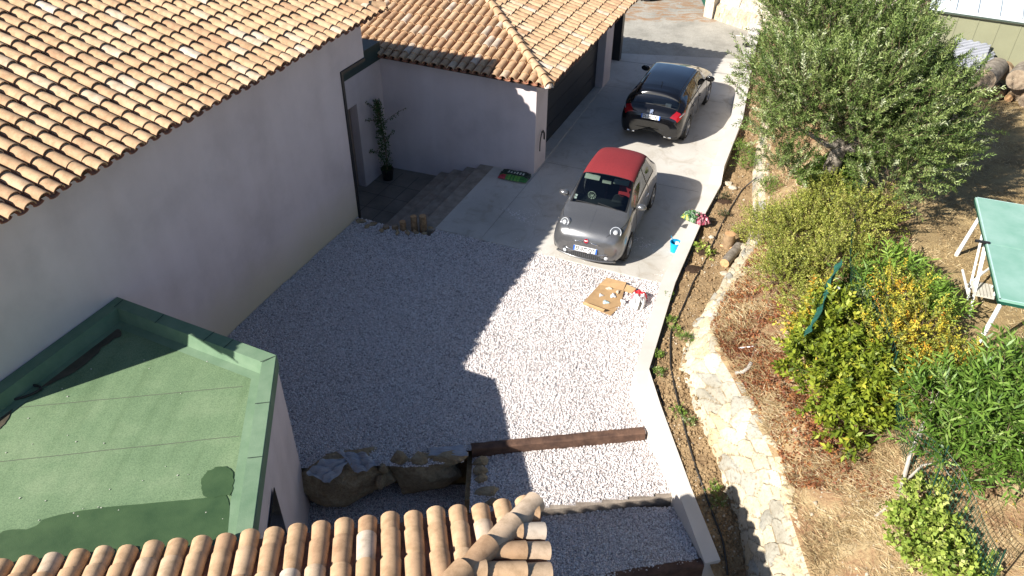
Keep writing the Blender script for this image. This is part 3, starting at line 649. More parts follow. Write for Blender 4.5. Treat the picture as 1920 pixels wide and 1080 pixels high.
# green flat roof annex ----------------------------------------------
ga = R(9.2); gx, gy = Vector((math.cos(ga), math.sin(ga), 0)), Vector((-math.sin(ga), math.cos(ga), 0))
ZP = 2.22; GC = un(519, 665, ZP); GL = un(190, 545, ZP); GN = GC-gy*6.2; fd = (GL-GC).normalized(); 
GL = GC+fd*((-(GC.x-OX)*ca+(GC.y-OY)*sa+.004)/(fd.x*ca-fd.y*sa)); GLL = GL-Vector((*vvec, 0))*9
an = thing('annex', 'flat roofed annex covered in green roofing felt with a raised green edge', 'annex building', (GC.x-2, GC.y-2, -1.2))
inn = lambda p, q: p+q
def offs(P, dist):                                       # inset a polygon drawn clockwise seen from above
    n = len(P); out = []
    for i in range(n):
        a, c, e = P[i-1], P[i], P[(i+1) % n]; d1, d2 = (c-a).normalized(), (e-c).normalized()
        n1_, n2_ = Vector((d1.y, -d1.x, 0)), Vector((d2.y, -d2.x, 0)); m = (n1_+n2_); m = m/(m.dot(n1_)); out.append(c+m*dist)
    return out
ring = [GN, GLL, GL, GC]               # clockwise
ring = [Vector((p.x, p.y, ZP)) for p in ring]
wl = offs(ring, .03); b = MB()
wp = [(p.x, p.y) for p in wl][::-1]
b.prism(wp, -1.4, ZP-.3)
wo = b.build('wall', M_stucco, an)
i1, i2, i3 = offs(ring, .20), offs(ring, .25), offs(ring, .38)
b = MB(); zf = ZP-.24
lift = lambda P, z: [Vector((p.x, p.y, z)) for p in P]
rings = [lift(ring, ZP-.22), lift(ring, ZP-.01), lift(offs(ring, .012), ZP), lift(i1, ZP-.015), lift(i2, zf+.02), lift(i3, zf+.006)]
V = [p for r_ in rings for p in r_]; F = [(k*4+i, k*4+(i+1) % 4, (k+1)*4+(i+1) % 4, (k+1)*4+i) for k in range(5) for i in range(4)]
b.add(V, F); b.build('coping', M_coping, an)
fp = lift(i2, zf); b = MB(); b.add(fp, [(3, 2, 1, 0)]); felt = b.build('roof_felt', M_felt, an)
for p in felt.data.polygons: pass
# felt laps, damp and mud on the roof
M_lap = simple('felt_lap', (.10, .12, .08), .9)
def strip(b, pts, wd, z, t=.5):
    for i in range(len(pts)-1):
        a, c = pts[i], pts[i+1]; d = (c-a).normalized(); n = Vector((-d.y, d.x, 0))*wd/2
        b.add([Vector((*(a-n).xy, z)), Vector((*(c-n).xy, z)), Vector((*(c+n).xy, z)), Vector((*(a+n).xy, z))], [(0, 1, 2, 3)], t)
for (x0, y0, x1, y1) in ((0, 866, 448, 818), (30, 765, 455, 725)):
    lp = MB(); strip(lp, [un(x0, y0, zf)+(un(x1, y1, zf)-un(x0, y0, zf))*q/12+Vector((0, rnd.uniform(-.004, .004), 0)) for q in range(13)], .012, zf+.004); lp.build('felt_lap', M_lap, an)
def blob(name, mat, pxs, z, par, jitter=.015):
    P = [un(x, y, z) for x, y in pxs]; n = len(P); V = []
    for i in range(n):
        for k in range(5):
            q = spline_c(P, i+k/5); V.append(q+Vector((rnd.uniform(-jitter, jitter), rnd.uniform(-jitter, jitter), 0)))
    b = MB(); b.add(V, [tuple(range(len(V)))]); return b.build(name, mat, par)
def spline_c(P, t):
    n = len(P); i = int(t) % n; f = t-int(t); p0, p1, p2, p3 = P[i-1], P[i], P[(i+1) % n], P[(i+2) % n]
    return .5*((2*p1)+(p2-p0)*f+(2*p0-5*p1+4*p2-p3)*f*f+(3*p1-p0-3*p2+p3)*f*f*f)
blob('damp_patch', M_felt_wet, [(-10, 1100), (-5, 1004), (60, 990), (92, 970), (200, 951), (300, 942), (380, 934), (425, 929), (428, 1000), (420, 1100)], zf+.009, an, .006)
blob('damp_patch', M_felt_wet, [(385, 931), (378, 910), (382, 890), (405, 876), (430, 878), (438, 900), (432, 926), (428, 929)], zf+.013, an, .012)
blob('mud_patch', M_felt_mud, [(-40, 770), (-20, 728), (60, 682), (110, 650), (160, 622), (200, 612), (228, 626), (200, 645), (150, 690), (95, 720), (45, 738), (20, 770), (5, 800), (-30, 810)], zf+.011, an, .02)
M_cj = simple('coping_joint', (.03, .05, .035), .9)
for (a, c) in (((438, 636), (419, 653)), ((402, 622), (381, 639)), ((307, 590), (290, 606)), ((231, 562), (214, 576)), ((518, 667), (488, 679)), ((506, 754), (478, 757)), ((492, 856), (464, 859))):
    b = MB(); strip(b, [un(a[0], a[1], ZP), un(c[0], c[1], ZP)], .014, ZP+.003); b.build('coping_joint', M_cj, an)
# pebbles / lichen on the felt belong to its surface
b = MB()
for k in range(30):
    p = un(rnd.uniform(0, 440), rnd.uniform(640, 1000), zf); s_ = rnd.uniform(.006, .013); b.box((p.x, p.y, zf+.008), (s_, s_*1.3, s_*.8), rnd.uniform(0, 3))
tag(b.build('grit', simple('white_grit', (.5, .48, .42), .9), an), kind='stuff')
# window niche in the annex wall
wc = GC-gy*1.75
b = MB(); M9 = lambda c, sx, sy, sz: (b.box(c, (sx, sy, sz), ga))
b.box(GC-gy*2.35+Vector((0, 0, -ZP+.85))+gx*.0, (.012, 1.1, 1.3), ga); wn = b.build('window', simple('dark_glass', (.015, .017, .02), .15), an)
b = MB(); b.box(GC-gy*2.35+Vector((0, 0, -ZP+.18))+gx*.05, (.14, 1.2, .05), ga); b.build('sill', M_stucco, wn)
# thin black tube bent into a flat double ring on the annex roof
cl = MB(); pc = un(18, 742, zf); pts = [pc+Vector((.40*math.cos(a)*1.0, .15*math.sin(a)*1.0+.10*math.cos(a), .03)) for a in [i*2*math.pi/40 for i in range(84)]]
pts = [p+Vector((.02*math.sin(i*.13), .015*(i/84)-.01, .012*(i > 41))) for i, p in enumerate(pts)]
tag(cl.tube(pts, .014, 8).build('roof_ring', M_hose, smooth=True), 'thin black double ring on the green flat roof', 'cable')

# near house roof ------------------------------------------------------
ZN = 2.3; KN = 1.107; NC = un(1003, 951, ZN); nx = gx; ny = gy
nh = thing('near_house', 'near house corner showing only big clay roof tiles at the bottom edge', 'house', (NC.x-3, NC.y-3, -1.4))
LN, RUN = 8.4, 3.9
apx = NC-nx*RUN-ny*RUN+Vector((0, 0, .3*RUN))
h3 = (-nx-ny); n3 = Vector((h3.y, -h3.x, 0)).normalized(); n3 = n3 if n3.dot(nx) > 0 else -n3
tile_slope('f', nh, NC, -nx, -ny, .3, LN, RUN, [(NC, n3)], seed=31, exp=.44, first=.28, k=KN)
tile_slope('r', nh, NC, -ny, -nx, .3, 5.9, RUN, [(NC, -n3)], seed=32, exp=.44, first=.28, k=KN)
deck(nh, [NC, NC-nx*LN, NC-nx*LN-ny*RUN+Vector((0, 0, .3*RUN)), apx]); deck(nh, [NC, apx, NC-ny*5.9-nx*RUN+Vector((0, 0, .3*RUN)), NC-ny*5.9])
cap_row(nh, NC+Vector((0, 0, .03)), apx, seed=15, exp=.44, r=.132)
b = MB(); q = [NC-nx*.35-ny*.35, NC-nx*LN-ny*.35, NC-nx*LN-ny*5, NC-nx*.35-ny*5]; b.prism([(p.x, p.y) for p in q], -1.5, ZN-.1); b.build('wall', M_stucco, nh)
#PART3
# ------------------------------------------------------------------ cars
def pchip(xs, ys, xq):
    xs, ys, xq = map(np.asarray, (xs, ys, xq)); h = np.diff(xs); dl = np.diff(ys)/h; m = np.zeros(len(xs))
    for i in range(1, len(xs)-1):
        if dl[i-1]*dl[i] > 0: w1, w2 = 2*h[i]+h[i-1], h[i]+2*h[i-1]; m[i] = (w1+w2)/(w1/dl[i-1]+w2/dl[i])
    m[0], m[-1] = dl[0], dl[-1]; k = np.clip(np.searchsorted(xs, xq)-1, 0, len(h)-1); t = (xq-xs[k])/h[k]
    return (2*t**3-3*t**2+1)*ys[k]+(t**3-2*t**2+t)*h[k]*m[k]+(-2*t**3+3*t**2)*ys[k+1]+(t**3-t**2)*h[k]*m[k+1]
class Shell:
    """body surface lofted through cross-sections; t = 0 at the sill .. 7 at the centre line"""
    def __init__(s, st, nx=230, nr=8):
        st = sorted(st, key=lambda q: q[0]); s.x = np.array([q[0] for q in st]); s.Y = np.array([[p[0] for p in q[1]] for q in st]); s.Z = np.array([[p[1] for p in q[1]] for q in st])
        x0, x1 = s.x[0], s.x[-1]; q = np.linspace(0, math.pi, nx); lin = np.linspace(0, 1, nx); s.xq = x0+(x1-x0)*(.55*lin+.45*(1-np.cos(q))/2)
        s.nr = nr; s.tq = np.linspace(0, 7, 7*nr+1)
        s.CY = np.stack([pchip(s.x, s.Y[:, k], s.xq) for k in range(8)], 1); s.CZ = np.stack([pchip(s.x, s.Z[:, k], s.xq) for k in range(8)], 1)
    def ring(s, cy, cz, t):
        def cr(P, t):
            i = min(int(t), 6); f = t-i; p0 = P[i-1] if i > 0 else 2*P[0]-P[1]; p1, p2 = P[i], P[i+1]; p3 = P[i+2] if i < 6 else P[6]*(-1 if P is cy else 1)
            return .5*((2*p1)+(p2-p0)*f+(2*p0-5*p1+4*p2-p3)*f*f+(3*p1-p0-3*p2+p3)*f*f*f)
        return cr(cy, t), cr(cz, t)
    def pt(s, x, t, side=1, off=0):
        cy = np.array([pchip(s.x, s.Y[:, k], np.array([x]))[0] for k in range(8)]); cz = np.array([pchip(s.x, s.Z[:, k], np.array([x]))[0] for k in range(8)])
        y, z = s.ring(cy, cz, t); v = Vector((x, y*side, z))
        if off: c = Vector((x*.8, 0, .5)); v = v+(v-c).normalized()*off
        return v
    def build(s, zone, mats, root, names, smoothmap=None):
        nt_ = len(s.tq); full = 2*nt_-1; V = []
        for i, x in enumerate(s.xq):
            row = [s.ring(s.CY[i], s.CZ[i], t) for t in s.tq]
            V += [(x, y, z) for y, z in row]+[(x, -y, z) for y, z in row[-2::-1]]
        G = {}
        for i in range(len(s.xq)-1):
            for j in range(full-1):
                jj = j+.5; t = (jj if jj < nt_-1 else full-1-jj)/s.nr; side = 1 if jj < nt_-1 else -1
                a = i*full+j; f = (a, a+full, a+full+1, a+1)
                cx = (s.xq[i]+s.xq[i+1])/2; cyy = sum(V[q][1] for q in f)/4; cz = sum(V[q][2] for q in f)/4
                zn = zone(cx, t, abs(cyy), cz, side)
                if zn is None: continue
                G.setdefault(zn, []).append(f[::-1])
        for end, (i, flip) in enumerate(((0, 0), (len(s.xq)-1, 1))):
            c = (s.xq[i], 0, s.CZ[i][3:].mean()*.6+s.CZ[i][0]*.4); V.append(c); k = len(V)-1
            for j in range(full-1):
                a = i*full+j; f = (k, a, a+1) if flip else (k, a+1, a); zn = zone(s.xq[i], 9, abs(V[a][1]), (V[a][2]+c[2])/2, 1)
                G.setdefault(zn, []).append(f[::-1])
        out = {}
        for zn, F in G.items():
            used = sorted({i for f in F for i in f}); mp = {q: n for n, q in enumerate(used)}
            zb_ = zn.rstrip('-012FB') if zn not in names else zn; out[zn] = mesh_obj(names[zb_][0], [V[q] for q in used], [tuple(mp[q] for q in f) for f in F], mats[zb_], root, smooth=True, local=True, auto=50)
        return out
def glass_mat(name, tint, base=.0):
    m = bpy.data.materials.new(name); m.use_nodes = True; nt = m.node_tree; nt.nodes.clear(); o = N(nt, 'OutputMaterial')
    tr = N(nt, 'BsdfTransparent'); tr.inputs[0].default_value = (*tint, 1); gl = N(nt, 'BsdfGlossy'); gl.inputs['Roughness'].default_value = .02; gl.inputs[0].default_value = (.9, .95, 1, 1)
    fr = N(nt, 'Fresnel', IOR=1.6); mx = N(nt, 'MixShader'); nt.links.new(math_(nt, 'ADD', fr.outputs[0], base), mx.inputs[0]); nt.links.new(tr.outputs[0], mx.inputs[1]); nt.links.new(gl.outputs[0], mx.inputs[2]); nt.links.new(mx.outputs[0], o.inputs[0]); return m
M_glass = glass_mat('car_glass', (.46, .52, .50)); M_glassd = glass_mat('dark_car_glass', (.22, .25, .27), .02)
M_paintg = flat('grey_paint', (.17, .17, .172), .28, .65, 1); M_paintb = flat('black_paint', (.004, .004, .005), .16, .0, .55)
M_roofred = simple('red_canvas', (.20, .014, .018), .85, .12, 30, .3, 120, bdist=.003)
M_chrome = flat('chrome', (.75, .75, .75), .12, 1); M_tyre = flat('tyre', (.018, .018, .018), .85); M_rim = flat('alloy', (.42, .42, .43), .3, .8)
M_lens = flat('lamp_glass', (.55, .57, .60), .08, .2, 1); M_lensd = flat('lamp_inner', (.12, .125, .13), .15, .4, 1); M_red = flat('tail_lamp', (.26, .006, .010), .12, 0, 1)
M_int = flat('car_interior', (.025, .028, .03), .7); M_redseat = flat('red_seat', (.42, .02, .03), .7); M_cream = flat('sun_visor', (.55, .58, .5), .7)
M_plate = flat('plate_white', (.80, .80, .78), .4); M_plblue = flat('plate_blue', (.01, .10, .50), .4); M_txt = flat('black_lettering', (.01, .01, .012), .5); M_wtxt = flat('white_lettering', (.8, .8, .8), .5)
M_seam = flat('shut_line', (.008, .008, .009), .6)
def text_mesh(name, s, size, mat, parent, M, w=None, local=True, ext=.001):
    cu = bpy.data.curves.new(name, 'FONT'); cu.body = s; cu.size = size; cu.align_x = 'CENTER'; cu.align_y = 'CENTER'; cu.extrude = ext; cu.offset = size*.03
    to = bpy.data.objects.new('tmp', cu); me = bpy.data.meshes.new_from_object(to); bpy.data.objects.remove(to)
    xs = [v.co.x for v in me.vertices]; k = 1 if not w else w/(max(xs)-min(xs)); cx = (max(xs)+min(xs))/2
    for v in me.vertices: v.co = M @ Vector(((v.co.x-cx)*k, v.co.y, v.co.z))
    me.materials.clear(); me.materials.append(mat); o = link(bpy.data.objects.new(name, me)); adopt(o, parent, local); return o
def frame_at(c, right, up):
    r = Vector(right).normalized(); u = Vector(up); u = (u-r*u.dot(r)).normalized(); n = r.cross(u)
    M = Matrix((r, u, n)).transposed().to_4x4(); M.translation = Vector(c); return M
def plate(root, c, right, up, s):
    M = frame_at(c, right, up); b = MB(); b.box((0, 0, 0), (.52, .11, .012)); b.v = [tuple(M @ Vector(v)) for v in b.v]; p = b.build('number_plate', M_plate, root, local=True)
    for sx in (-1, 1):
        b = MB(); b.box((sx*.243, 0, .007), (.034, .108, .003)); b.v = [tuple(M @ Vector(v)) for v in b.v]; b.build('blue_band', M_plblue, p, local=True)
    text_mesh('plate_lettering', s, .115, M_txt, p, M @ Matrix.Translation((0, -.003, .009)), w=.42)
def disc(b, c, n, r, th=.01, seg=28, dome=0):
    n = Vector(n).normalized(); u = n.orthogonal().normalized(); M = Matrix((u, n.cross(u), n)).transposed().to_4x4(); c = Vector(c)
    prof = [(r, -.03), (r, th)]+([(r*math.cos(a), th+dome*math.sin(a)) for a in (.3, .6, .9, 1.2)] if dome else [])+[(0.0005, th+dome)]
    b.lathe(prof, c, seg, M)
def wheel(root, x, y, rad, wd, spokes, side):
    s = side; M = Matrix.Rotation(-s*math.pi/2, 4, 'X'); c = Vector((x, y, rad))
    hub = link(bpy.data.objects.new('wheel', bpy.data.meshes.new('wheel')))
    b = MB(); rr = rad*.70
    b.lathe([(rr, -wd/2), (rad*.93, -wd/2), (rad, -wd/2+.03), (rad, wd/2-.03), (rad*.93, wd/2), (rr, wd/2-.005), (rr*.97, wd/2-.02)], c, 36, M)
    bpy.data.objects.remove(hub)
    t = b.build('wheel', M_tyre, root, smooth=True, local=True, auto=40)
    b = MB(); b.lathe([(rr, wd/2-.012), (rr*.95, wd/2-.005), (rr*.9, wd/2-.03), (rr*.88, -wd/2)], c, 36, M)
    for k in range(spokes):
        a = 2*math.pi*k/spokes; Mk = M @ Matrix.Rotation(a, 4, 'Z'); 
        P = [Mk @ Vector(p) for p in ((0, -.028, wd/2-.06), (rr*.93, -.022, wd/2-.045), (rr*.93, .022, wd/2-.045), (0, .028, wd/2-.06), (0, -.028, wd/2-.012), (rr*.93, -.02, wd/2-.01), (rr*.93, .02, wd/2-.01), (0, .028, wd/2-.012))]
        b.hexa([c+p for p in P])
    b.lathe([(.055, wd/2-.06), (.055, wd/2), (.04, wd/2+.008), (.0005, wd/2+.008)], c, 16, M)
    b.build('rim', M_rim, t, smooth=False, local=True)
    b = MB(); b.lathe([(rr*.9, wd/2-.075), (.001, wd/2-.075)], c, 24, M); b.build('brake_disc', M_int, t, local=True)
def arch(root, x, y, rad, side):
    b = MB(); M = Matrix.Rotation(-side*math.pi/2, 4, 'X'); b.lathe([(rad, 0), (rad, -.28), (.01, -.28)], (x, y, rad*.86), 28, M); b.build('wheel_arch', M_seam, root, local=True)
def seat(root, x, y, mat, z=.35):
    b = MB(); b.box((x, y, z+.08), (.48, .46, .16)); Mt = Matrix.Rotation(-.25, 4, 'Y'); b.box((x-.27, y, z+.42), (.12, .44, .60), M=Mt); b.box((x-.36, y, z+.80), (.09, .24, .16), M=Mt)
    b.build('car_seat', mat, root, local=True, bevel=.035)
def surf_line(sh, pts, root, name, mat, r=.004, off=.001, side=1):
    b = MB(); P = []
    for i in range(len(pts)-1):
        for k in range(8): f = k/8; P.append(sh.pt(pts[i][0]+(pts[i+1][0]-pts[i][0])*f, pts[i][1]+(pts[i+1][1]-pts[i][1])*f, side, off))
    P.append(sh.pt(*pts[-1], side, off)); b.tube(P, r, 5).build(name, mat, root, local=True)
def mirror(root, c, paint, side, s=1.0):
    b = MB(); n = 14; m_ = 10; V = []; c = Vector(c)
    for i in range(m_+1):
        th = math.pi*i/m_
        for k in range(n):
            ph = 2*math.pi*k/n; p = Vector((.085*math.sin(th)*math.cos(ph), .115*math.cos(th), .075*math.sin(th)*math.sin(ph)))*s
            if p.x < -.03*s: p.x = -.03*s
            V.append(c+p)
    b.add(V, [(i*n+k, i*n+(k+1) % n, (i+1)*n+(k+1) % n, (i+1)*n+k) for i in range(m_) for k in range(n)]); o = b.build('side_mirror', paint, root, smooth=True, local=True, auto=50)
    b = MB(); b.tube([c+Vector((.02, -side*.19, -.06)), c+Vector((.01, -side*.08, -.04))], .022, 8); b.build('mirror_arm', M_seam, o, local=True)

def city_car():
    root = thing('parked_car', 'small grey city car with a red canvas roof parked facing the gravel', 'car', (2.187, 15.262, 0), -1.930)
    st = [(1.785, [(.36, .21), (.40, .27), (.42, .40), (.40, .50), (.32, .55), (.2, .58), (.1, .59), (0, .595)]),
          (1.74, [(.54, .19), (.60, .28), (.62, .44), (.56, .60), (.44, .655), (.3, .675), (.15, .69), (0, .695)]),
          (1.64, [(.66, .18), (.73, .30), (.74, .50), (.66, .70), (.52, .765), (.35, .79), (.18, .80), (0, .805)]),
          (1.50, [(.70, .18), (.78, .32), (.785, .54), (.70, .765), (.56, .83), (.38, .86), (.19, .872), (0, .878)]),
          (1.25, [(.73, .18), (.805, .34), (.81, .58), (.735, .83), (.60, .90), (.40, .93), (.2, .945), (0, .95)]),
          (1.08, [(.74, .18), (.81, .35), (.815, .6), (.755, .88), (.68, .955), (.48, .985), (.24, 1.0), (0, 1.005)]),
          (.955, [(.74, .18), (.81, .35), (.815, .61), (.762, .90), (.70, .985), (.60, 1.02), (.3, 1.05), (0, 1.06)]),
          (.58, [(.74, .18), (.81, .35), (.815, .62), (.765, .925), (.665, 1.12), (.585, 1.22), (.3, 1.27), (0, 1.285)]),
          (.24, [(.74, .18), (.81, .35), (.815, .62), (.765, .94), (.64, 1.22), (.55, 1.385), (.3, 1.43), (0, 1.44)]),
          (-.2, [(.74, .18), (.81, .35), (.815, .62), (.765, .95), (.635, 1.25), (.54, 1.42), (.3, 1.475), (0, 1.488)]),
          (-.8, [(.74, .18), (.81, .35), (.82, .62), (.768, .96), (.63, 1.235), (.525, 1.39), (.3, 1.445), (0, 1.46)]),
          (-1.15, [(.74, .18), (.81, .35), (.82, .62), (.765, .96), (.63, 1.18), (.51, 1.32), (.29, 1.375), (0, 1.39)]),
          (-1.42, [(.73, .19), (.80, .35), (.81, .62), (.745, .95), (.62, 1.08), (.49, 1.16), (.27, 1.21), (0, 1.23)]),
          (-1.62, [(.68, .20), (.76, .35), (.77, .6), (.70, .88), (.58, .97), (.44, 1.01), (.25, 1.04), (0, 1.05)]),
          (-1.74, [(.58, .22), (.66, .35), (.67, .55), (.60, .78), (.50, .84), (.36, .87), (.2, .885), (0, .89)]),
          (-1.785, [(.42, .26), (.46, .35), (.47, .5), (.44, .66), (.36, .71), (.25, .73), (.12, .74), (0, .745)])]
    sh = Shell(st)
    def zone(x, t, y, z, side):
        for xw in (1.15, -1.15):
            if t < 3 and (x-xw)**2+(z-.29)**2 < .335**2 and z < .66: return None
        if t < .35 or (t > 8 and z < .24): return 'lower'
        if x > 1.60 and .205 < z < .335 and y < .50: return 'grille'
        if .265 < x < .985 and t > 4.72:
            e = min(x-.265, .985-x); return 'screen' if e > .022 and t > 4.95 else 'trimF'
        if t > 4.78 and -1.50 < x < .265: return 'roof'
        if 3.12 < t < 4.72:
            xf = .80-(t-3.12)*.33; xr = -1.10+(t-3.12)*.10
            if xr < x < xf:
                if -.44 < x < -.385 or t < 3.2 or t > 4.6 or x > xf-.02 or x < xr+.02: return 'trim%d' % side
                return 'side%d%d' % (side, x > -.4)
        return 'paint'
    names = dict(paint=('body', 0), lower=('underbody', 0), grille=('grille', 0), screen=('windscreen', 0), trim=('window_surround', 0), roof=('fabric_roof', 0), side=('side_window', 0))
    mats = dict(paint=M_paintg, lower=M_seam, grille=M_seam, screen=M_glass, trim=M_seam, roof=M_roofred, side=M_glass)
    o = sh.build(zone, mats, root, names); body = o['paint']; tag(o['roof'], 'red canvas roof'); 
    for side in (1, -1):
        for xw in (1.15, -1.15): arch(root, xw, side*.80, .335, side); wheel(root, xw, side*.735, .295, .19, 9, side)
        # headlamp: chrome ring, dark bowl, lens
        n = Vector((.72, side*.30, .52)); c = sh.pt(1.50, 4.1, side)+Vector((.03, 0, -.02)); c.y = side*.56
        b = MB(); disc(b, c, n, .125, .012); hl = b.build('headlight', M_chrome, root, smooth=True, local=True, auto=40)
        b = MB(); disc(b, c+n.normalized()*.013, n, .105, .001); b.build('lamp_bowl', M_lensd, hl, local=True)
        b = MB(); disc(b, c+n.normalized()*.015, n, .052, .01, dome=.03); b.build('lamp_lens', M_lens, hl, smooth=True, local=True, auto=60)
        b = MB(); u = n.normalized().orthogonal(); cc = c+n.normalized()*.018; q = n.normalized().cross(u); b.tube([cc+(u*math.cos(a)+q*math.sin(a))*.082 for a in [i*math.pi/14 for i in range(29)]], .009, 6, False); b.build('light_ring', M_lens, hl, smooth=True, local=True)
        n2 = Vector((.88, side*.38, .28)); c2 = Vector((1.66, side*.615, .56)); b = MB(); disc(b, c2, n2, .07, .012, dome=.012); b.build('side_lamp', M_lens, root, smooth=True, local=True, auto=50)
        b = MB(); disc(b, Vector((1.765, side*.46, .275)), Vector((.95, side*.3, .05)), .045, .01, dome=.01); b.build('fog_lamp', M_lens, root, smooth=True, local=True, auto=50)
        mirror(root, sh.pt(.64, 3.4, side)+Vector((.0, side*.15, .0)), M_paintg, side)
        surf_line(sh, [(.62, 3.0), (.66, 1.6), (.62, .6)], body, 'door_gap', M_seam, .005, side=side); surf_line(sh, [(-.45, 3.1), (-.50, 2.0), (-.44, .6)], body, 'door_gap', M_seam, .005, side=side)
        surf_line(sh, [(.62, .55), (-.44, .55)], body, 'door_gap', M_seam, .005, side=side)
        b = MB(); p = sh.pt(-.30, 2.55, side, .012); b.tube([p+Vector((.09, 0, 0)), p+Vector((.04, side*.02, 0)), p+Vector((-.04, side*.02, 0)), p+Vector((-.09, 0, 0))], .013, 8); b.build('door_handle', M_chrome, root, smooth=True, local=True)
        surf_line(sh, [(1.68, 4.6), (1.45, 3.75), (1.25, 3.35), (1.02, 3.5)], body, 'bonnet_gap', M_seam, .004, side=side)
        b = MB(); b.tube([Vector((1.805, side*y, .60-.012*(y > .2))) for y in (.09, .15, .22, .28)], .011, 6).build('chrome_bar', M_chrome, root, smooth=True, local=True)
        b = MB(); pts = [Vector((1.80-.55*max(0, y-.3)**1.6, side*y, .335+.02*(y > .4))) for y in (0, .1, .2, .3, .42, .5)]; pts = [p+Vector((.02, 0, .012)) for p in pts]; b.tube(pts, .009, 6).build('bumper_chrome', M_chrome, root, smooth=True, local=True)
    surf_line(sh, [(1.62, 7), (1.35, 7), (1.08, 7)], body, 'bonnet_crease', M_paintg, .006, -.001)
    b = MB()
    for zz in (.228, .262, .296):
        for yy in range(-10, 11): b.box((1.80-.30*abs(yy*.045)**2.2-(zz-.2)*.1, yy*.045, zz), (.012, .026, .02))
    b.v = [(x+.018, y, z) for x, y, z in b.v]; gm = MB(); ys = [i*.1-.5 for i in range(11)]
    gv = [Vector((xx-.30*abs(y)**2.2, y, z)) for y in ys for xx, z in ((1.815, .20), (1.80, .335), (1.76, .335), (1.76, .20))]; gm.add(gv, [(i*4+k, i*4+(k+1) % 4, i*4+4+(k+1) % 4, i*4+4+k) for i in range(10) for k in range(4)]+[(0, 1, 2, 3), (43, 42, 41, 40)])
    gg = gm.build('grille', M_seam, root, local=True); b.build('grille_mesh', M_lensd, gg, local=True)
    lp_ = MB(); lp_.tube([Vector((1.825-.33*abs(y)**2.2, y, .185)) for y in [i*.06-.66 for i in range(23)]], .022, 8).build('bumper_lip', M_paintg, root, smooth=True, local=True)
    b = MB(); disc(b, (1.775, 0, .615), (.92, 0, .38), .062, .012); bd = b.build('badge', M_chrome, root, smooth=True, local=True, auto=40)
    b = MB(); disc(b, Vector((1.775, 0, .615))+Vector((.92, 0, .38)).normalized()*.013, (.92, 0, .38), .05, .002); b.build('badge_centre', M_red, bd, local=True)
    text_mesh('badge_lettering', 'FIAT', .036, M_wtxt, bd, frame_at(Vector((1.775, 0, .615))+Vector((.92, 0, .38)).normalized()*.017, (0, 1, 0), (-.38, 0, .92)))
    plate(root, (1.808, 0, .415), (0, 1, 0), (-.25, 0, 1), 'EF-079-QT')
    # wipers
    for y0, y1 in ((.42, -.02), (-.05, -.52)):
        b = MB(); P = [sh.pt(.95+.005*i, 7-abs(y0+(y1-y0)*i/4)/.085*.30 if False else 7, 1, 0) for i in range(5)]
        P = []
        for i in range(7):
            y = y0+(y1-y0)*i/6; x = .99-.05*i/6; t = 7-abs(y)/.30 if abs(y) < .6 else 5; p = sh.pt(x, t, 1 if y > 0 else -1, .02); P.append(Vector((p.x, y, p.z)))
        b.tube(P, .008, 6).build('wiper', M_seam, root, local=True)
    # cabin
    b = MB(); b.box((.70, 0, .78), (.60, 1.34, .28)); b.box((-.3, 0, .30), (2.2, 1.40, .08)); b.box((-1.0, 0, .62), (.3, 1.25, .6)); b.build('dashboard', M_int, root, local=True, bevel=.05)
    b = MB(); b.box((.46, .37, .98), (.26, .36, .08)); b.build('instrument_hood', M_int, root, local=True, bevel=.03)
    seat(root, -.12, .36, M_redseat); seat(root, -.12, -.36, M_int)
    b = MB(); cc = Vector((.30, .37, .93)); nn = Vector((-.8, 0, .6)); u = Vector((0, 1, 0)); q = nn.normalized().cross(u); b.tube([cc+(u*math.cos(a)+q*math.sin(a))*.18 for a in [i*math.pi/14 for i in range(29)]], .014, 6, False); b.tube([cc-u*.17, cc+u*.17], .015, 6); b.build('steering_wheel', M_int, root, smooth=True, local=True)
    for y in (.32, -.34):
        b = MB(); b.box((.33, y, 1.345), (.13, .34, .012), M=Matrix.Rotation(.55, 4, 'Y')); b.build('sun_visor', M_cream, root, local=True)
    b = MB(); b.box((.36, 0, 1.30), (.04, .20, .055)); b.build('rear_view_mirror', M_cream, root, local=True)
    b = MB(); cc = Vector((.56, -.26, 1.02))
    for k in range(8): a = k*math.pi/4; b.tube([cc, cc+Vector((.03, .085*math.cos(a), .085*math.sin(a)))], .006, 4)
    b.tube([cc+Vector((.0, .088*math.cos(a), .088*math.sin(a))) for a in [i*math.pi/12 for i in range(25)]], .007, 5, False); b.build('hanging_ornament', M_cream, root, local=True)
    for y, z in ((-.60, 1.035), (-.60, 1.09)):
        p = sh.pt(.88 if z < 1.05 else .82, 5.05, -1, -.01); b = MB(); b.box((p.x-.02, p.y+.03, p.z+.01), (.045, .05, .006), M=Matrix.Rotation(.8, 4, 'Y')); b.build('windscreen_sticker', M_wtxt, root, local=True)
city_car()

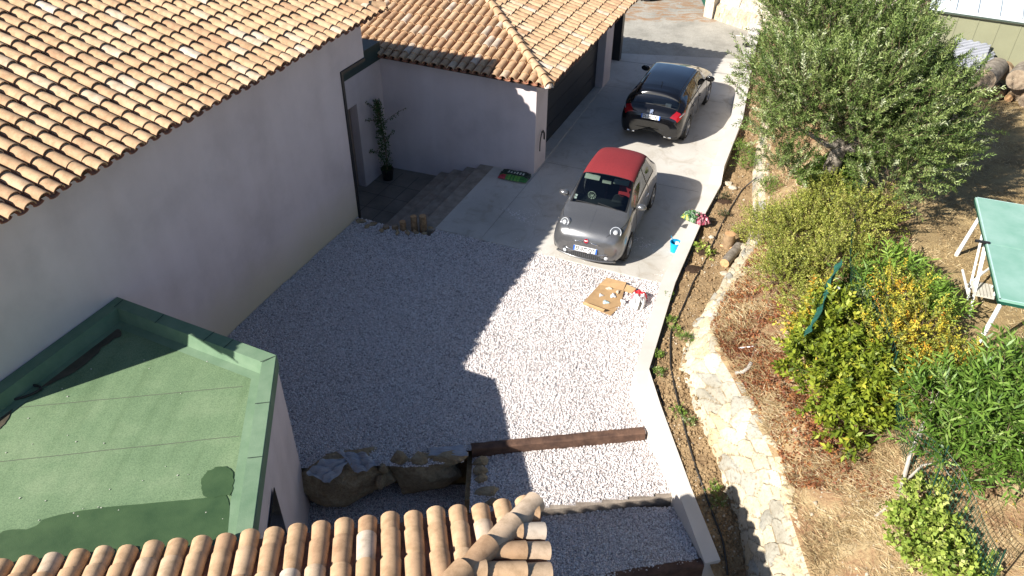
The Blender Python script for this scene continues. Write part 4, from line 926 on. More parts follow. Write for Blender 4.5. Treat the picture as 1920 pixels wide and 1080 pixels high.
def hatchback(root, full=True):
    st = [(2.125, [(.45, .24), (.52, .32), (.54, .46), (.50, .60), (.38, .66), (.25, .69), (.12, .70), (0, .705)]),
          (2.02, [(.68, .21), (.76, .32), (.77, .50), (.70, .68), (.56, .76), (.38, .79), (.18, .80), (0, .805)]),
          (1.75, [(.80, .20), (.875, .34), (.88, .56), (.82, .76), (.66, .84), (.44, .88), (.22, .895), (0, .90)]),
          (1.10, [(.82, .20), (.895, .36), (.90, .60), (.85, .88), (.72, .97), (.50, .99), (.25, 1.0), (0, 1.005)]),
          (.95, [(.82, .20), (.895, .36), (.90, .61), (.85, .905), (.76, .99), (.66, 1.03), (.33, 1.06), (0, 1.07)]),
          (.45, [(.82, .20), (.895, .36), (.90, .62), (.85, .93), (.73, 1.17), (.62, 1.33), (.33, 1.37), (0, 1.38)]),
          (.15, [(.82, .20), (.895, .36), (.90, .63), (.85, .94), (.715, 1.22), (.60, 1.395), (.33, 1.435), (0, 1.445)]),
          (-.4, [(.82, .20), (.895, .36), (.90, .63), (.855, .96), (.71, 1.24), (.59, 1.405), (.33, 1.45), (0, 1.46)]),
          (-1.1, [(.82, .20), (.895, .36), (.905, .64), (.86, .99), (.70, 1.23), (.575, 1.365), (.32, 1.415), (0, 1.43)]),
          (-1.5, [(.82, .20), (.895, .36), (.905, .64), (.855, 1.0), (.685, 1.20), (.565, 1.315), (.31, 1.37), (0, 1.385)]),
          (-1.70, [(.81, .20), (.885, .36), (.895, .64), (.84, .97), (.68, 1.13), (.56, 1.25), (.30, 1.335), (0, 1.355)]),
          (-1.76, [(.80, .20), (.88, .36), (.89, .64), (.83, .955), (.68, 1.07), (.60, 1.15), (.32, 1.20), (0, 1.215)]),
          (-1.93, [(.77, .21), (.85, .36), (.865, .64), (.79, .91), (.69, .97), (.55, 1.0), (.28, 1.02), (0, 1.03)]),
          (-2.03, [(.72, .22), (.80, .36), (.82, .62), (.74, .83), (.62, .89), (.48, .92), (.25, .935), (0, .94)]),
          (-2.10, [(.62, .24), (.72, .36), (.73, .58), (.64, .72), (.52, .76), (.38, .78), (.2, .79), (0, .795)]),
          (-2.125, [(.50, .28), (.56, .38), (.57, .52), (.50, .62), (.40, .65), (.27, .665), (.14, .67), (0, .672)])]
    sh = Shell(st)
    def zone(x, t, y, z, side):
        for xw in (1.31, -1.31):
            if t < 3 and (x-xw)**2+(z-.31)**2 < .37**2 and z < .70: return None
        if t < .35 or (z < .33 and x < -2.0): return 'lower'
        if x > 1.9 and z < .6 and y < .5: return 'lower'
        if .43 < x < .97 and t > 4.75: return 'screen' if .45 < x < .95 and t > 4.95 else 'trimF'
        if -1.9 < x < -1.725 and t > 4.2: return 'rear' if -1.885 < x < -1.735 and t > 4.5 else 'trimB'
        if t > 5.15 and -1.35 < x < .40: return 'roof'
        if -2.075 < x < -1.70 and 2.80 < t < (4.5 if x < -1.93 else 3.12) and y > .36: return 'tail%d' % side
        if 3.15 < t < 4.75:
            xf = .86-(t-3.15)*.33; xr = -1.50+(t-3.15)*.14
            if xr < x < xf:
                if -.32 < x < -.25 or -1.16 < x < -1.11 or t < 3.22 or t > 4.64 or x > xf-.025 or x < xr+.025: return 'trim%d' % side
                return 'side%d%d' % (side, 0 if x > -.28 else (1 if x > -1.13 else 2))
        return 'paint'
    names = dict(paint=('body',), lower=('underbody',), screen=('windscreen',), trim=('window_surround',), roof=('glass_roof',), side=('side_window',), rear=('rear_window',), tail=('tail_light',))
    mats = dict(paint=M_paintb, lower=M_seam, screen=M_glassd, trim=M_seam, roof=flat('black_roof_glass', (.006, .007, .009), .04, 0, 1), side=M_glassd, rear=M_glassd, tail=M_red)
    o = sh.build(zone, mats, root, names); body = o['paint']
    for side in (1, -1):
        for xw in (1.31, -1.31): arch(root, xw, side*.885, .37, side); wheel(root, xw, side*.80, .325, .215, 5 if full else 10, side)
        mirror(root, sh.pt(.66, 3.4, side)+Vector((0, side*.16, .02)), M_paintb, side, 1.15)
        surf_line(sh, [(-.28, 3.1), (-.30, 1.6), (-.28, .6)], body, 'door_gap', M_seam, .005, side=side); surf_line(sh, [(.78, 3.0), (.80, 1.6), (.74, .6)], body, 'door_gap', M_seam, .005, side=side)
        surf_line(sh, [(-1.2, 3.1), (-1.10, 2.3), (-.92, .9)], body, 'door_gap', M_seam, .005, side=side)
        for xh in (-.12, -1.0):
            b = MB(); p = sh.pt(xh, 2.62, side, .012); b.tube([p+Vector((.09, 0, 0)), p+Vector((.04, side*.02, 0)), p+Vector((-.04, side*.02, 0)), p+Vector((-.09, 0, 0))], .014, 8); b.build('door_handle', M_paintb, root, smooth=True, local=True)
        b = MB(); b.box((-2.06, side*.52, .285), (.12, .22, .06)); b.build('exhaust_trim', M_chrome, root, local=True, bevel=.02)
        surf_line(sh, [(-1.5, 4.95), (-1.0, 5.0), (-.3, 5.0), (.3, 5.0)], body, 'roof_gutter', M_seam, .006, side=side)
        for i, tt in enumerate((2.95, 3.12)):
            surf_line(sh, [(-1.80, tt+.0), (-1.92, tt), (-2.0, tt+.1)], o['tail%d' % side], 'lamp_bar', M_lens if i == 0 else M_seam, .007, .004, side=side)
    b = MB(); b.tube([Vector((-2.135+.05*abs(y)**2*2, y, .47)) for y in [i*.14-.56 for i in range(9)]], .008, 6).build('bumper_crease', M_seam, root, local=True)
    surf_line(sh, [(-2.04, 4.0), (-2.075, 5.0), (-2.09, 7)], body, 'tailgate_gap', M_seam, .005); surf_line(sh, [(-2.04, 4.0), (-2.075, 5.0), (-2.09, 7)], body, 'tailgate_gap', M_seam, .005, side=-1)
    b = MB(); P = []
    for i in range(8):
        y = -.02+.40*i/7; x = -1.895+.03*i/7; p = sh.pt(x, 7-abs(y)/.32, -1 if y > 0 else 1, .02); P.append(Vector((p.x, -y, p.z)))
    b.tube(P, .008, 6).build('rear_wiper', M_seam, root, local=True)
    b = MB(); b.tube([(-1.25, 0, 1.43), (-1.33, 0, 1.52)], [.012, .004], 6).build('aerial', M_seam, root, local=True)
    # cabin
    b = MB(); b.box((-.5, 0, .32), (2.9, 1.5, .08)); b.box((.8, 0, .80), (.5, 1.5, .26)); b.build('dashboard', M_int, root, local=True, bevel=.05)
    seat(root, -.02, .40, M_int); seat(root, -.02, -.40, M_int)
    b = MB(); b.box((-1.05, 0, .55), (.5, 1.25, .2)); b.box((-1.32, 0, .82), (.14, 1.25, .5)); b.box((-1.30, .35, 1.12), (.1, .24, .14)); b.box((-1.30, -.35, 1.12), (.1, .24, .14)); b.build('rear_seat', M_int, root, local=True, bevel=.03)
    b = MB(); b.box((-1.62, 0, .90), (.45, 1.2, .02)); b.build('parcel_shelf', flat('parcel_shelf', (.10, .12, .12), .8), root, local=True)
    return sh
hb = thing('parked_car', 'black five door hatchback parked with its tail towards the small grey car', 'car', (4.549, 21.395, -.01), 1.160)
sh = hatchback(hb)
plate(hb, (-2.14, 0, .80), (0, -1, 0), (.35, 0, 1), 'DL-241-DQ')
# rear emblem: a small standing beast cut from bright metal
EM = [(-.03, -.05), (-.045, -.05), (-.035, -.01), (-.05, .0), (-.03, .02), (-.045, .05), (-.01, .045), (.0, .06), (.03, .055), (.025, .04), (.05, .045), (.03, .02), (.045, .0), (.02, .0), (.025, -.02), (.045, -.05), (.02, -.05), (.005, -.02), (-.01, -.03), (-.01, -.05)]
Me = frame_at((-2.085, 0, .93), (0, -1, 0), (.45, 0, 1)); b = MB(); n_ = len(EM)
b.add([Me @ Vector((x*1.1, y*1.1, z)) for z in (0, .012) for x, y in EM], [tuple(range(n_-1, -1, -1)), tuple(range(n_, 2*n_))]+[(i, (i+1) % n_, n_+(i+1) % n_, n_+i) for i in range(n_)]); b.build('emblem', M_chrome, hb, local=True)
b = MB(); b.box((-1.66, -.34, .98), (.05, .16, .13)); b.build('white_box', M_plate, hb, local=True)
# third car, only one wheel shows past the garage roof at the top edge
tc = thing('parked_car', 'dark car on the far road showing only one wheel at the top edge', 'car', (un(1214, 3, 0).x-1.25, un(1214, 3, 0).y+1.1, 0), 0)
hatchback(tc, False); tc.rotation_euler = (0, 0, 0); tc.location = (un(1214, 3, 0).x-1.35, un(1214, 3, 0).y+.92, 0)
#PART4
# ------------------------------------------------------------------ sleepers, boulders and stones
def beam(name, label, p0, p1, wd, h, mat, seed, cat='sleeper', grp='timber sleepers edging the gravel steps'):
    p0, p1 = Vector(p0), Vector(p1); d = (p1-p0); L = d.length; d.normalize(); s = Vector((-d.y, d.x, 0)).normalized(); up = d.cross(s); up = up if up.z > 0 else -up
    rr = random.Random(seed); b = MB(); n = 26; ring = []
    for i in range(n+1):
        c = p0+d*L*i/n; j = [rr.uniform(-.010, .010) for _ in range(10)]
        w2, r_ = wd/2, .02
        pr = [(-w2, -h), (w2, -h), (w2, -h*.5), (w2, -r_), (w2-r_, 0), (0, .004), (-w2+r_, 0), (-w2, -r_), (-w2, -h*.5)]
        ring.append([c+s*(a+j[k]*.7)+up*(z+j[(k+3) % 10]*.6) for k, (a, z) in enumerate(pr)])
    m = len(ring[0]); b.add([p for r_ in ring for p in r_], [(i*m+k, i*m+(k+1) % m, (i+1)*m+(k+1) % m, (i+1)*m+k) for i in range(n) for k in range(m)]+[tuple(range(m-1, -1, -1)), tuple(n*m+k for k in range(m))])
    o = b.build(name, mat, auto=35); return tag(o, label, cat, grp)
def P_(px, py, z): return un(px, py, z)
beam('sleeper', 'uppermost brown timber sleeper, half in sun, along the gravel yard edge', SL1[0], SL1[1]+(SL1[1]-SL1[0]).normalized()*.08, .155, .26, M_sleeper, 1)
beam('sleeper', 'greyer middle timber sleeper striped by the roof shadow', SL2[0], SL2[1]+(SL2[1]-SL2[0]).normalized()*.08, .125, .26, M_sleeper2, 2)
beam('sleeper', 'lowest dark timber sleeper in shade at the bottom edge of the photo', SL3[0], SL3[1]+(SL3[1]-SL3[0]).normalized()*.08, .15, .26, M_sleeper, 3)
def rock(name, label, c, size, seed, mat=None, cat='rock', group=None, rz=0, lev=3, rough=.22, flat_=0.0, tilt=0):
    bm = bmesh.new(); bmesh.ops.create_icosphere(bm, subdivisions=lev, radius=1); rr = random.Random(seed); k = [Vector([rr.uniform(-1, 1) for _ in range(3)]).normalized() for _ in range(15)]; dd = [rr.uniform(.50, .78) for _ in k]
    M = Matrix.Translation(Vector(c)) @ Matrix.Rotation(rz, 4, 'Z') @ Matrix.Rotation(tilt, 4, 'X')
    for v in bm.verts:
        p = v.co.copy()
        for n_, d_ in zip(k, dd):                        # chop with planes: angular stone
            e = p.dot(n_)-d_
            if e > 0: p -= n_*e*.9
        p *= 1+rough*.35*noise2(p.x*2+p.z*1.3, p.y*2-p.z, 1.3, seed)+.03*noise2(p.x*6+p.z*4, p.y*6-p.z*5, 1.2, seed+3)+.015*noise2(p.x*14+p.z*9, p.y*13-p.z*11, 1.2, seed+5)
        if flat_ and p.z > 1-flat_: p.z = 1-flat_
        v.co = M @ Vector((p.x*size[0]/2, p.y*size[1]/2, p.z*size[2]/2))
    me = bpy.data.meshes.new(name); bm.to_mesh(me); bm.free(); me.materials.append(mat or M_rock)
    me.polygons.foreach_set('use_smooth', [True]*len(me.polygons))
    try: me.set_sharp_from_angle(angle=R(28))
    except Exception: pass
    o = link(bpy.data.objects.new(name, me)); return tag(o, label, cat, group)
GB = 'big rocks holding up the gravel yard'
rock('boulder', 'broad brown boulder nearest the annex under the crumpled grey fabric', P_(648, 888, -.6), (1.75, .85, 1.3), 3, lev=5, group=GB, cat='boulder', rz=.1, flat_=.25)
rock('boulder', 'rounded dark boulder in the middle of the rock edge', P_(800, 880, -.62), (1.65, .85, 1.25), 8, lev=5, group=GB, cat='boulder', rz=.1, flat_=.15)
for i, (x, y, z, s, l) in enumerate([(750, 862, -.22, (.42, .3, .36), 'squarish stone on top of the rock edge left of the middle block'), (788, 862, -.20, (.34, .3, .34), 'smaller upright stone in the middle of the rock edge top'), (845, 858, -.22, (.75, .32, .3), 'long flat stone in the rock edge beside the sleeper end'),
        (718, 878, -.30, (.22, .2, .3), 'small stone wedged between the two big boulders'), (716, 902, -.6, (.25, .22, .4), 'small lower stone wedged between the big boulders')]):
    rock('boulder', l, P_(x, y, z), s, 20+i, group=GB, cat='boulder', rz=.1*i, lev=2, flat_=.15)
for i, (x, y, s) in enumerate([(899, 866, .34), (902, 882, .34), (903, 898, .33), (912, 921, .42), (893, 845, .22), (925, 942, .34)]):
    rock('side_stone', ['topmost flat stone of the little stack beside the gravel step', 'second flat stone down the stack beside the gravel step', 'third flat stone down the stack beside the gravel step', 'large grey stone near the foot of the stack beside the gravel step', 'small stone tucked under the upper sleeper end', 'lowest stone of the stack just above the near roof'][i],
         P_(x, y, -.34), (s, s*.62, .24), 40+i, group='stones stacked beside the gravel step', cat='stone', rz=.1, lev=2, mat=M_rock)
b = MB(); b.box(P_(893, 905, -.86), (.30, 1.35, .82)); o = b.build('earth_bank', M_soil); S(o)
b = MB(); b.box(P_(715, 866, -.85)+Vector((0, .22, 0)), (3.6, .5, 1.15), .04); S(b.build('earth_bank', M_soil))
def cloth(name, label, corners, n=16, amp=.05, seed=1, mat=None):
    c = [Vector(q) for q in corners]; V = []; rr = random.Random(seed)
    for i in range(n+1):
        for j in range(n+1):
            a, e = i/n, j/n; p = c[0].lerp(c[1], a).lerp(c[3].lerp(c[2], a), e)
            p = p+Vector((0, 0, amp*abs(math.sin(a*7+e*3+seed))+amp*.6*abs(math.sin(e*9-a*4+seed*2))+amp*.5*noise2(a*6, e*6, 1, seed))); p.x += .03*noise2(e*5, a*3, 1, seed); V.append(p)
    b = MB(); b.add(V, [(i*(n+1)+j, (i+1)*(n+1)+j, (i+1)*(n+1)+j+1, i*(n+1)+j+1) for i in range(n) for j in range(n)]); o = b.build(name, mat or M_fabric)
    m = o.modifiers.new('s', 'SOLIDIFY'); m.thickness = .008; return tag(o, label, 'fabric sheet', 'grey fabric sheets along the rock edge')
cloth('fabric_sheet', 'crumpled grey ground fabric draped over the boulder nearest the annex', [P_(574, 893, -.12), P_(600, 868, -.12), P_(668, 858, -.12), P_(618, 910, -.22)], seed=1)
cloth('fabric_sheet', 'pointed grey fabric corner lying between boulder and gravel', [P_(632, 850, -.1), P_(680, 853, -.1), P_(716, 872, -.12), P_(672, 892, -.2)], seed=4)
cloth('fabric_sheet', 'flat grey fabric strip behind the long stone beside the sleeper', [P_(806, 842, -.13), P_(866, 836, -.13), P_(880, 856, -.15), P_(806, 856, -.15)], seed=7, amp=.02)
# upright logs and stones at the head of the porch drop
GLg = 'short log posts at the porch edge'
for i, (x, y, r, h, l) in enumerate([(794, 428, .085, .34, 'tallest upright log post, rightmost of the row at the porch edge'), (777, 427, .075, .32, 'second tallest log post beside the tallest one at the porch edge'), (756, 430, .07, .22, 'middle sized log post in the middle of the row at the porch edge'), (741, 428, .075, .09, 'low cut log next to the middle post at the porch edge'), (724, 427, .075, .05, 'lowest dark log end, leftmost of the row at the porch edge')]):
    c = P_(x, y, -.02); t = thing('log_post', l, 'log', tuple(c), group=GLg)
    b = MB(); b.lathe([(r, -.25), (r*1.02, h*.4), (r*.96, h)], c, 12); b.build('bark', M_log, t, smooth=True, auto=40)
    b = MB(); b.lathe([(r*.96, h), (r*.5, h+.004), (.0006, h+.002)], c, 12); b.build('cut_end', M_logend if i < 3 else M_oldend, t)
for i, (x, y, s) in enumerate([(678, 415, .32), (700, 420, .28), (716, 432, .18), (745, 436, .2), (765, 437, .22), (780, 436, .2), (797, 438, .16), (808, 428, .16), (688, 424, .2)]):
    rock('edge_stone', 'flat tan stone '+['at the foot of the left house corner', 'beside the corner stone at the porch edge', 'in front of the lowest log end', 'in front of the low cut log', 'in front of the middle log post', 'between the middle and tall log posts', 'in front of the tallest log post', 'standing right of the tallest log post', 'half buried in front of the corner stone'][i],
         P_(x, y, .0)+Vector((0, 0, .0)), (s, s*.6, .16), 60+i, group='flat stones edging the gravel at the porch', cat='stone', rz=i*.5, lev=2, mat=M_rock)

# ------------------------------------------------------------------ bags, bucket, cardboard
def colour_steps(name, stops, rough=.45):
    m, nt, b = mat_new(name); at = N(nt, 'Attribute', attribute_name='tint'); r = ramp(nt, stops, 'CONSTANT'); nt.links.new(at.outputs['Fac'], r.inputs[0])
    nt.links.new(r.outputs[0], b.inputs['Base Color']); b.inputs['Roughness'].default_value = rough; n = N(nt, 'TexNoise', Scale=22, Detail=4); nt.links.new(coords(nt), n.inputs['Vector'])
    bp = N(nt, 'Bump', Strength=.6, Distance=.02); nt.links.new(n.outputs[0], bp.inputs['Height']); nt.links.new(bp.outputs[0], b.inputs['Normal']); return m
def bag(name, label, c, right, fwd, L, Wd, H, fn, mat, cat='bag', lump=.12, seed=1, n=40, group=None):
    r, f = Vector(right).normalized(), Vector(fwd); f = (f-r*f.dot(r)).normalized(); up = r.cross(f); c = Vector(c); V = []; T = []; rr = random.Random(seed)
    for s in (1, -1):
        for i in range(n+1):
            for j in range(n+1):
                u, v = -1+2*i/n, -1+2*j/n; e = max(0, (1-u**4))**.5*max(0, (1-v**4))**.5; k = 1-.06*(u*u*v*v)
                z = s*H/2*e*(1+lump*noise2(u*3, v*3, 1.3, seed)) if s > 0 else -H*.12*e
                V.append(c+r*(u*L/2*k*(1+.03*noise2(v*3, u, 1, seed)))+f*(v*Wd/2*k*(1+.04*noise2(u*3, v, 1, seed)))+up*(z+H*.12+.012*noise2(u*9, v*9, 1, seed)*(s > 0)))
    F = []
    for s in (0, 1):
        o_ = s*(n+1)**2
        for i in range(n):
            for j in range(n):
                a = o_+i*(n+1)+j; q = (a, a+n+1, a+n+2, a+1); F.append(q if s == 0 else q[::-1]); T.append(fn(-1+2*(i+.5)/n, -1+2*(j+.5)/n))
    o = mesh_obj(name, V, F, mat, smooth=True, tint=T); return tag(o, label, cat, group)
M_bagg = colour_steps('green_bag_print', [(0, (.006, .022, .012)), (.2, (.03, .16, .03)), (.4, (.42, .03, .05)), (.6, (.55, .58, .52)), (.8, (.12, .32, .05))])
def f_green(u, v):
    if v < -.45 and u < -.45: return .5
    if v < -.35 and -.4 < u < .5 and int((u+1)*14) % 3: return .9
    if abs(v-.25) < .2 and -.55 < u < .6 and int((u+1)*20) % 4 > 1: return .7
    if v > .6 and -.5 < u < .1 and int((u+1)*22) % 3 == 0: return .7
    if v < -.3: return .3
    return .1
c0 = P_(965, 331, .02); rt = (P_(997, 338, 0)-P_(934, 326, 0))
bag('compost_bag', 'dark green and pink plastic compost bag lying flat by the shaded garage wall', c0, rt, (-.3, 1, 0), .80, .50, .13, f_green, M_bagg, 'bag', seed=2)
M_bagp = colour_steps('flowery_bag_print', [(0, (.025, .07, .03)), (.2, (.06, .16, .04)), (.4, (.42, .07, .12)), (.55, (.10, .02, .03)), (.7, (.42, .44, .40)), (.85, (.38, .34, .06))])
def f_f1(u, v): q = noise2(u*3, v*3, 2, 5); return .1 if q < -.2 else (.3 if q < .15 else (.9 if v < -.5 and u < .2 else (.75 if q < .35 else .3))) if v < .72 else .45
def f_f2(u, v): q = noise2(u*3, v*3, 2, 9); return .6 if q < .0 else (.45 if q < .45 else .75)
wz = .44
bag('potting_bag', 'crumpled green potting bag flopped over the low wall top', P_(1297, 409, wz), P_(1316, 418, wz)-P_(1284, 404, wz), (.1, .3, -.02), .40, .42, .20, f_f1, M_bagp, lump=.5, seed=5)
bag('potting_bag', 'dark red and pink potting bag leaning beside the green one on the wall', P_(1315, 415, wz), P_(1327, 424, wz)-P_(1306, 400, wz), (.3, .4, 0), .38, .30, .20, f_f2, M_bagp, lump=.5, seed=8)
M_bagr = colour_steps('red_white_print', [(0, (.80, .79, .77)), (.3, (.62, .02, .03)), (.6, (.45, .22, .24)), (.8, (.10, .09, .08))])
def f_red(u, v):                                        # u along the bag, +u = top
    if u > .42 or (u > .15 and -.1 < v < .45): return .4
    if abs(u+.02) < .07 and v < .1: return .7
    if v > .62 and -.5 < u < .25: return .7
    if u < -.55 and abs(v+.5) < .18: return .9
    return .1
zg = gz(2.4, 11.8)
bag('cement_bag', 'half empty white paper sack with a red top beside the flattened cardboard', P_(1195, 567, zg+.02), P_(1206, 545, zg)-P_(1191, 584, zg)+Vector((0, 0, .06)), (-.5, .1, .05), .46, .31, .30, f_red, M_bagr, 'sack', lump=.35, seed=3)
# bucket
bk = P_(1264, 471, 0); t = thing('bucket', 'small bright blue bucket with grey contents standing on the driveway', 'bucket', tuple(bk))
b = MB(); b.lathe([(.0006, .004), (.088, .004), (.115, .235), (.124, .236), (.124, .25), (.110, .25), (.100, .12)], bk, 28); b.build('shell', M_blue, t, smooth=True, auto=35)
b = MB(); b.lathe([(.1105, .249), (.103, .14), (.05, .15), (.0006, .16)], bk, 20); b.build('black_lining', M_black, t, smooth=True)
b = MB(); b.tube([bk+Vector((.09, .03, .14)), bk+Vector((-.04, .02, .26)), bk+Vector((-.12, .01, .40))], .008, 6); tr_ = b.build('trowel_handle', M_blue, t)
b = MB(); b.add([bk+Vector(p) for p in ((-.02, -.05, .2), (.09, -.02, .2), (.08, .06, .22), (0, .05, .24))], [(0, 1, 2, 3)]); b.build('crumpled_paper', M_plastic, t)
# cardboard
z1 = gz(1.6, 12)+.035; cb = thing('cardboard_box', 'flattened brown cardboard box with packing scraps lying on the sunny gravel', 'cardboard', tuple(P_(1140, 556, z1)))
def panel(par, pts, name, mat=M_card, th=.008):
    b = MB(); P = [Vector(p) for p in pts]; n = len(P); b.add([p-Vector((0, 0, th)) for p in P]+P, [tuple(range(n-1, -1, -1)), tuple(range(n, 2*n))]+[(i, (i+1) % n, n+(i+1) % n, n+i) for i in range(n)]); return b.build(name, mat, par)
panel(cb, [P_(1092, 568, z1+.06), P_(1131, 582.5, z1+.02), P_(1164, 572, z1), P_(1170, 544, z1+.03), P_(1124, 533, z1+.03)], 'main_panel')
panel(cb, [P_(1124, 532.5, z1+.035), P_(1169, 543.5, z1+.035), P_(1174.5, 529.5, z1+.09), P_(1138, 520.5, z1+.06)], 'top_flap')
panel(cb, [P_(1169, 545, z1+.02), P_(1184, 550, z1+.03), P_(1193, 541, z1+.07), P_(1175.5, 533, z1+.07)], 'side_flap')
panel(cb, [P_(1092.5, 570, z1+.02), P_(1145, 591.5, z1), P_(1164, 572.5, z1-.01), P_(1131, 581, z1+.01)], 'lower_flap')
panel(cb, [P_(1092.5, 569, z1+.075), P_(1131, 583.5, z1+.045), P_(1134, 580, z1+.10), P_(1096, 566, z1+.12)], 'folded_edge')
for i, (x, y, s, l, m) in enumerate([(1141, 541, .13, 'pale crumpled paper scrap near the top flap of the cardboard', M_pale), (1127, 554, .12, 'greyish plastic scrap at the left of the cardboard', M_plastic), (1149, 555, .17, 'clear plastic wrapping in the middle of the cardboard', M_plastic), (1136, 566, .14, 'shiny bluish white wrapper at the lower side of the cardboard', flat('wrapper', (.42, .56, .58), .3)),
        (1158, 547, .12, 'beige paper strip near the right side of the cardboard', M_pale), (1168, 566, .14, 'clear plastic bag spilling off the cardboard towards the sack', M_plastic)]):
    rock('packing_scrap', l, P_(x, y, z1+.04), (s, s*.8, .06), 90+i, m, 'scrap', 'packing scraps lying on the cardboard', rz=i, lev=3, rough=1.4)
# tap and hose on the garage pier
tw = W(3.02, 4.05, 0); t = thing('wall_tap', 'black outdoor tap with a hanging hose on the sunlit garage pier', 'tap', (tw.x, tw.y, .55)); tq = W(3.0, 4.0, 0)
b = MB(); out = Vector((ca, -sa, 0)); al = Vector((sa, ca, 0)); base = Vector((tq.x, tq.y, 0))
b.tube([base+al*.08+Vector((0, 0, .98)), base+al*.08+out*.07+Vector((0, 0, .99)), base+al*.08+out*.08+Vector((0, 0, .80))], .022, 8); b.build('tap_body', M_black, t, smooth=True)
b = MB(); b.tube([base+al*.08+out*.08+Vector((0, 0, .98)), base+al*.0+out*.07+Vector((0, 0, 1.08)), base-al*.09+out*.06+Vector((0, 0, 1.0)), base-al*.13+out*.05+Vector((0, 0, .8)), base-al*.13+out*.05+Vector((0, 0, .55))], .014, 8); b.build('hose_pipe', M_black, t, smooth=True)
# small spotlights on the white wall
for (x, y, z, s, l) in ((1399, 87, .74, .14, 'black spotlight fixed on the far part of the white wall'), (1388, 130, .6, .07, 'small black fitting on the drive side of the white wall')):
    c = P_(x, y, z); t = thing('spotlight', l, 'spotlight', tuple(c)); b = MB(); b.box(c+Vector((-.02, 0, s*.5)), (s*1.3, s, s*.7), .3); b.build('housing', M_black, t, bevel=.01); b = MB(); b.tube([c-Vector((0, 0, .02)), c+Vector((0, 0, s*.3))], s*.18, 8); b.build('bracket', M_black, t)
c = P_(1396, 68, .6); tag(MB().tube([c, c+Vector((-.28, .06, .0))], .012, 6).build('metal_rod', M_metalw), 'short white rod sticking out of the far end of the wall', 'rod')

# ------------------------------------------------------------------ potted climber on the porch
def leaf_mesh(name, C, Dr, L, Wd, tint, mat, parent=None, rs=None, upb=.6, fold=.12):
    n = len(C); rs = rs or np.random.RandomState(1); Dr = Dr/np.linalg.norm(Dr, axis=1, keepdims=True); rv = rs.normal(size=(n, 3))+np.array([0, 0, upb*1.5])
    S_ = np.cross(Dr, rv); S_ /= np.linalg.norm(S_, axis=1, keepdims=True)+1e-9; Nn = np.cross(S_, Dr); L = np.broadcast_to(L, (n,))[:, None]*(1+.25*rs.uniform(-1, 1, (n, 1))); Wd = np.broadcast_to(Wd, (n,))[:, None]
    V = np.stack([C, C+Dr*L*.45+S_*Wd*.5+Nn*L*fold, C+Dr*L, C+Dr*L*.45-S_*Wd*.5+Nn*L*fold], 1).reshape(-1, 3); F = np.arange(4*n).reshape(n, 4)
    return mesh_obj(name, V, F, mat, parent, tint=np.clip(tint, 0, 1))
def twigs_mesh(name, A_, B2, r, mat, parent):
    n = len(A_); D_ = B2-A_; up = np.tile([.3, .2, 1.0], (n, 1)); s = np.cross(D_, up); s /= np.linalg.norm(s, axis=1, keepdims=True)+1e-9; q = np.cross(D_, s); q /= np.linalg.norm(q, axis=1, keepdims=True)+1e-9
    V = np.stack([A_+s*r, A_-s*r*.5+q*r*.8, A_-s*r*.5-q*r*.8, B2], 1).reshape(-1, 3); k = np.arange(n)[:, None]*4
    F = np.concatenate([k+np.array([0, 1, 3]), k+np.array([1, 2, 3]), k+np.array([2, 0, 3])]); return mesh_obj(name, V, F, mat, parent)
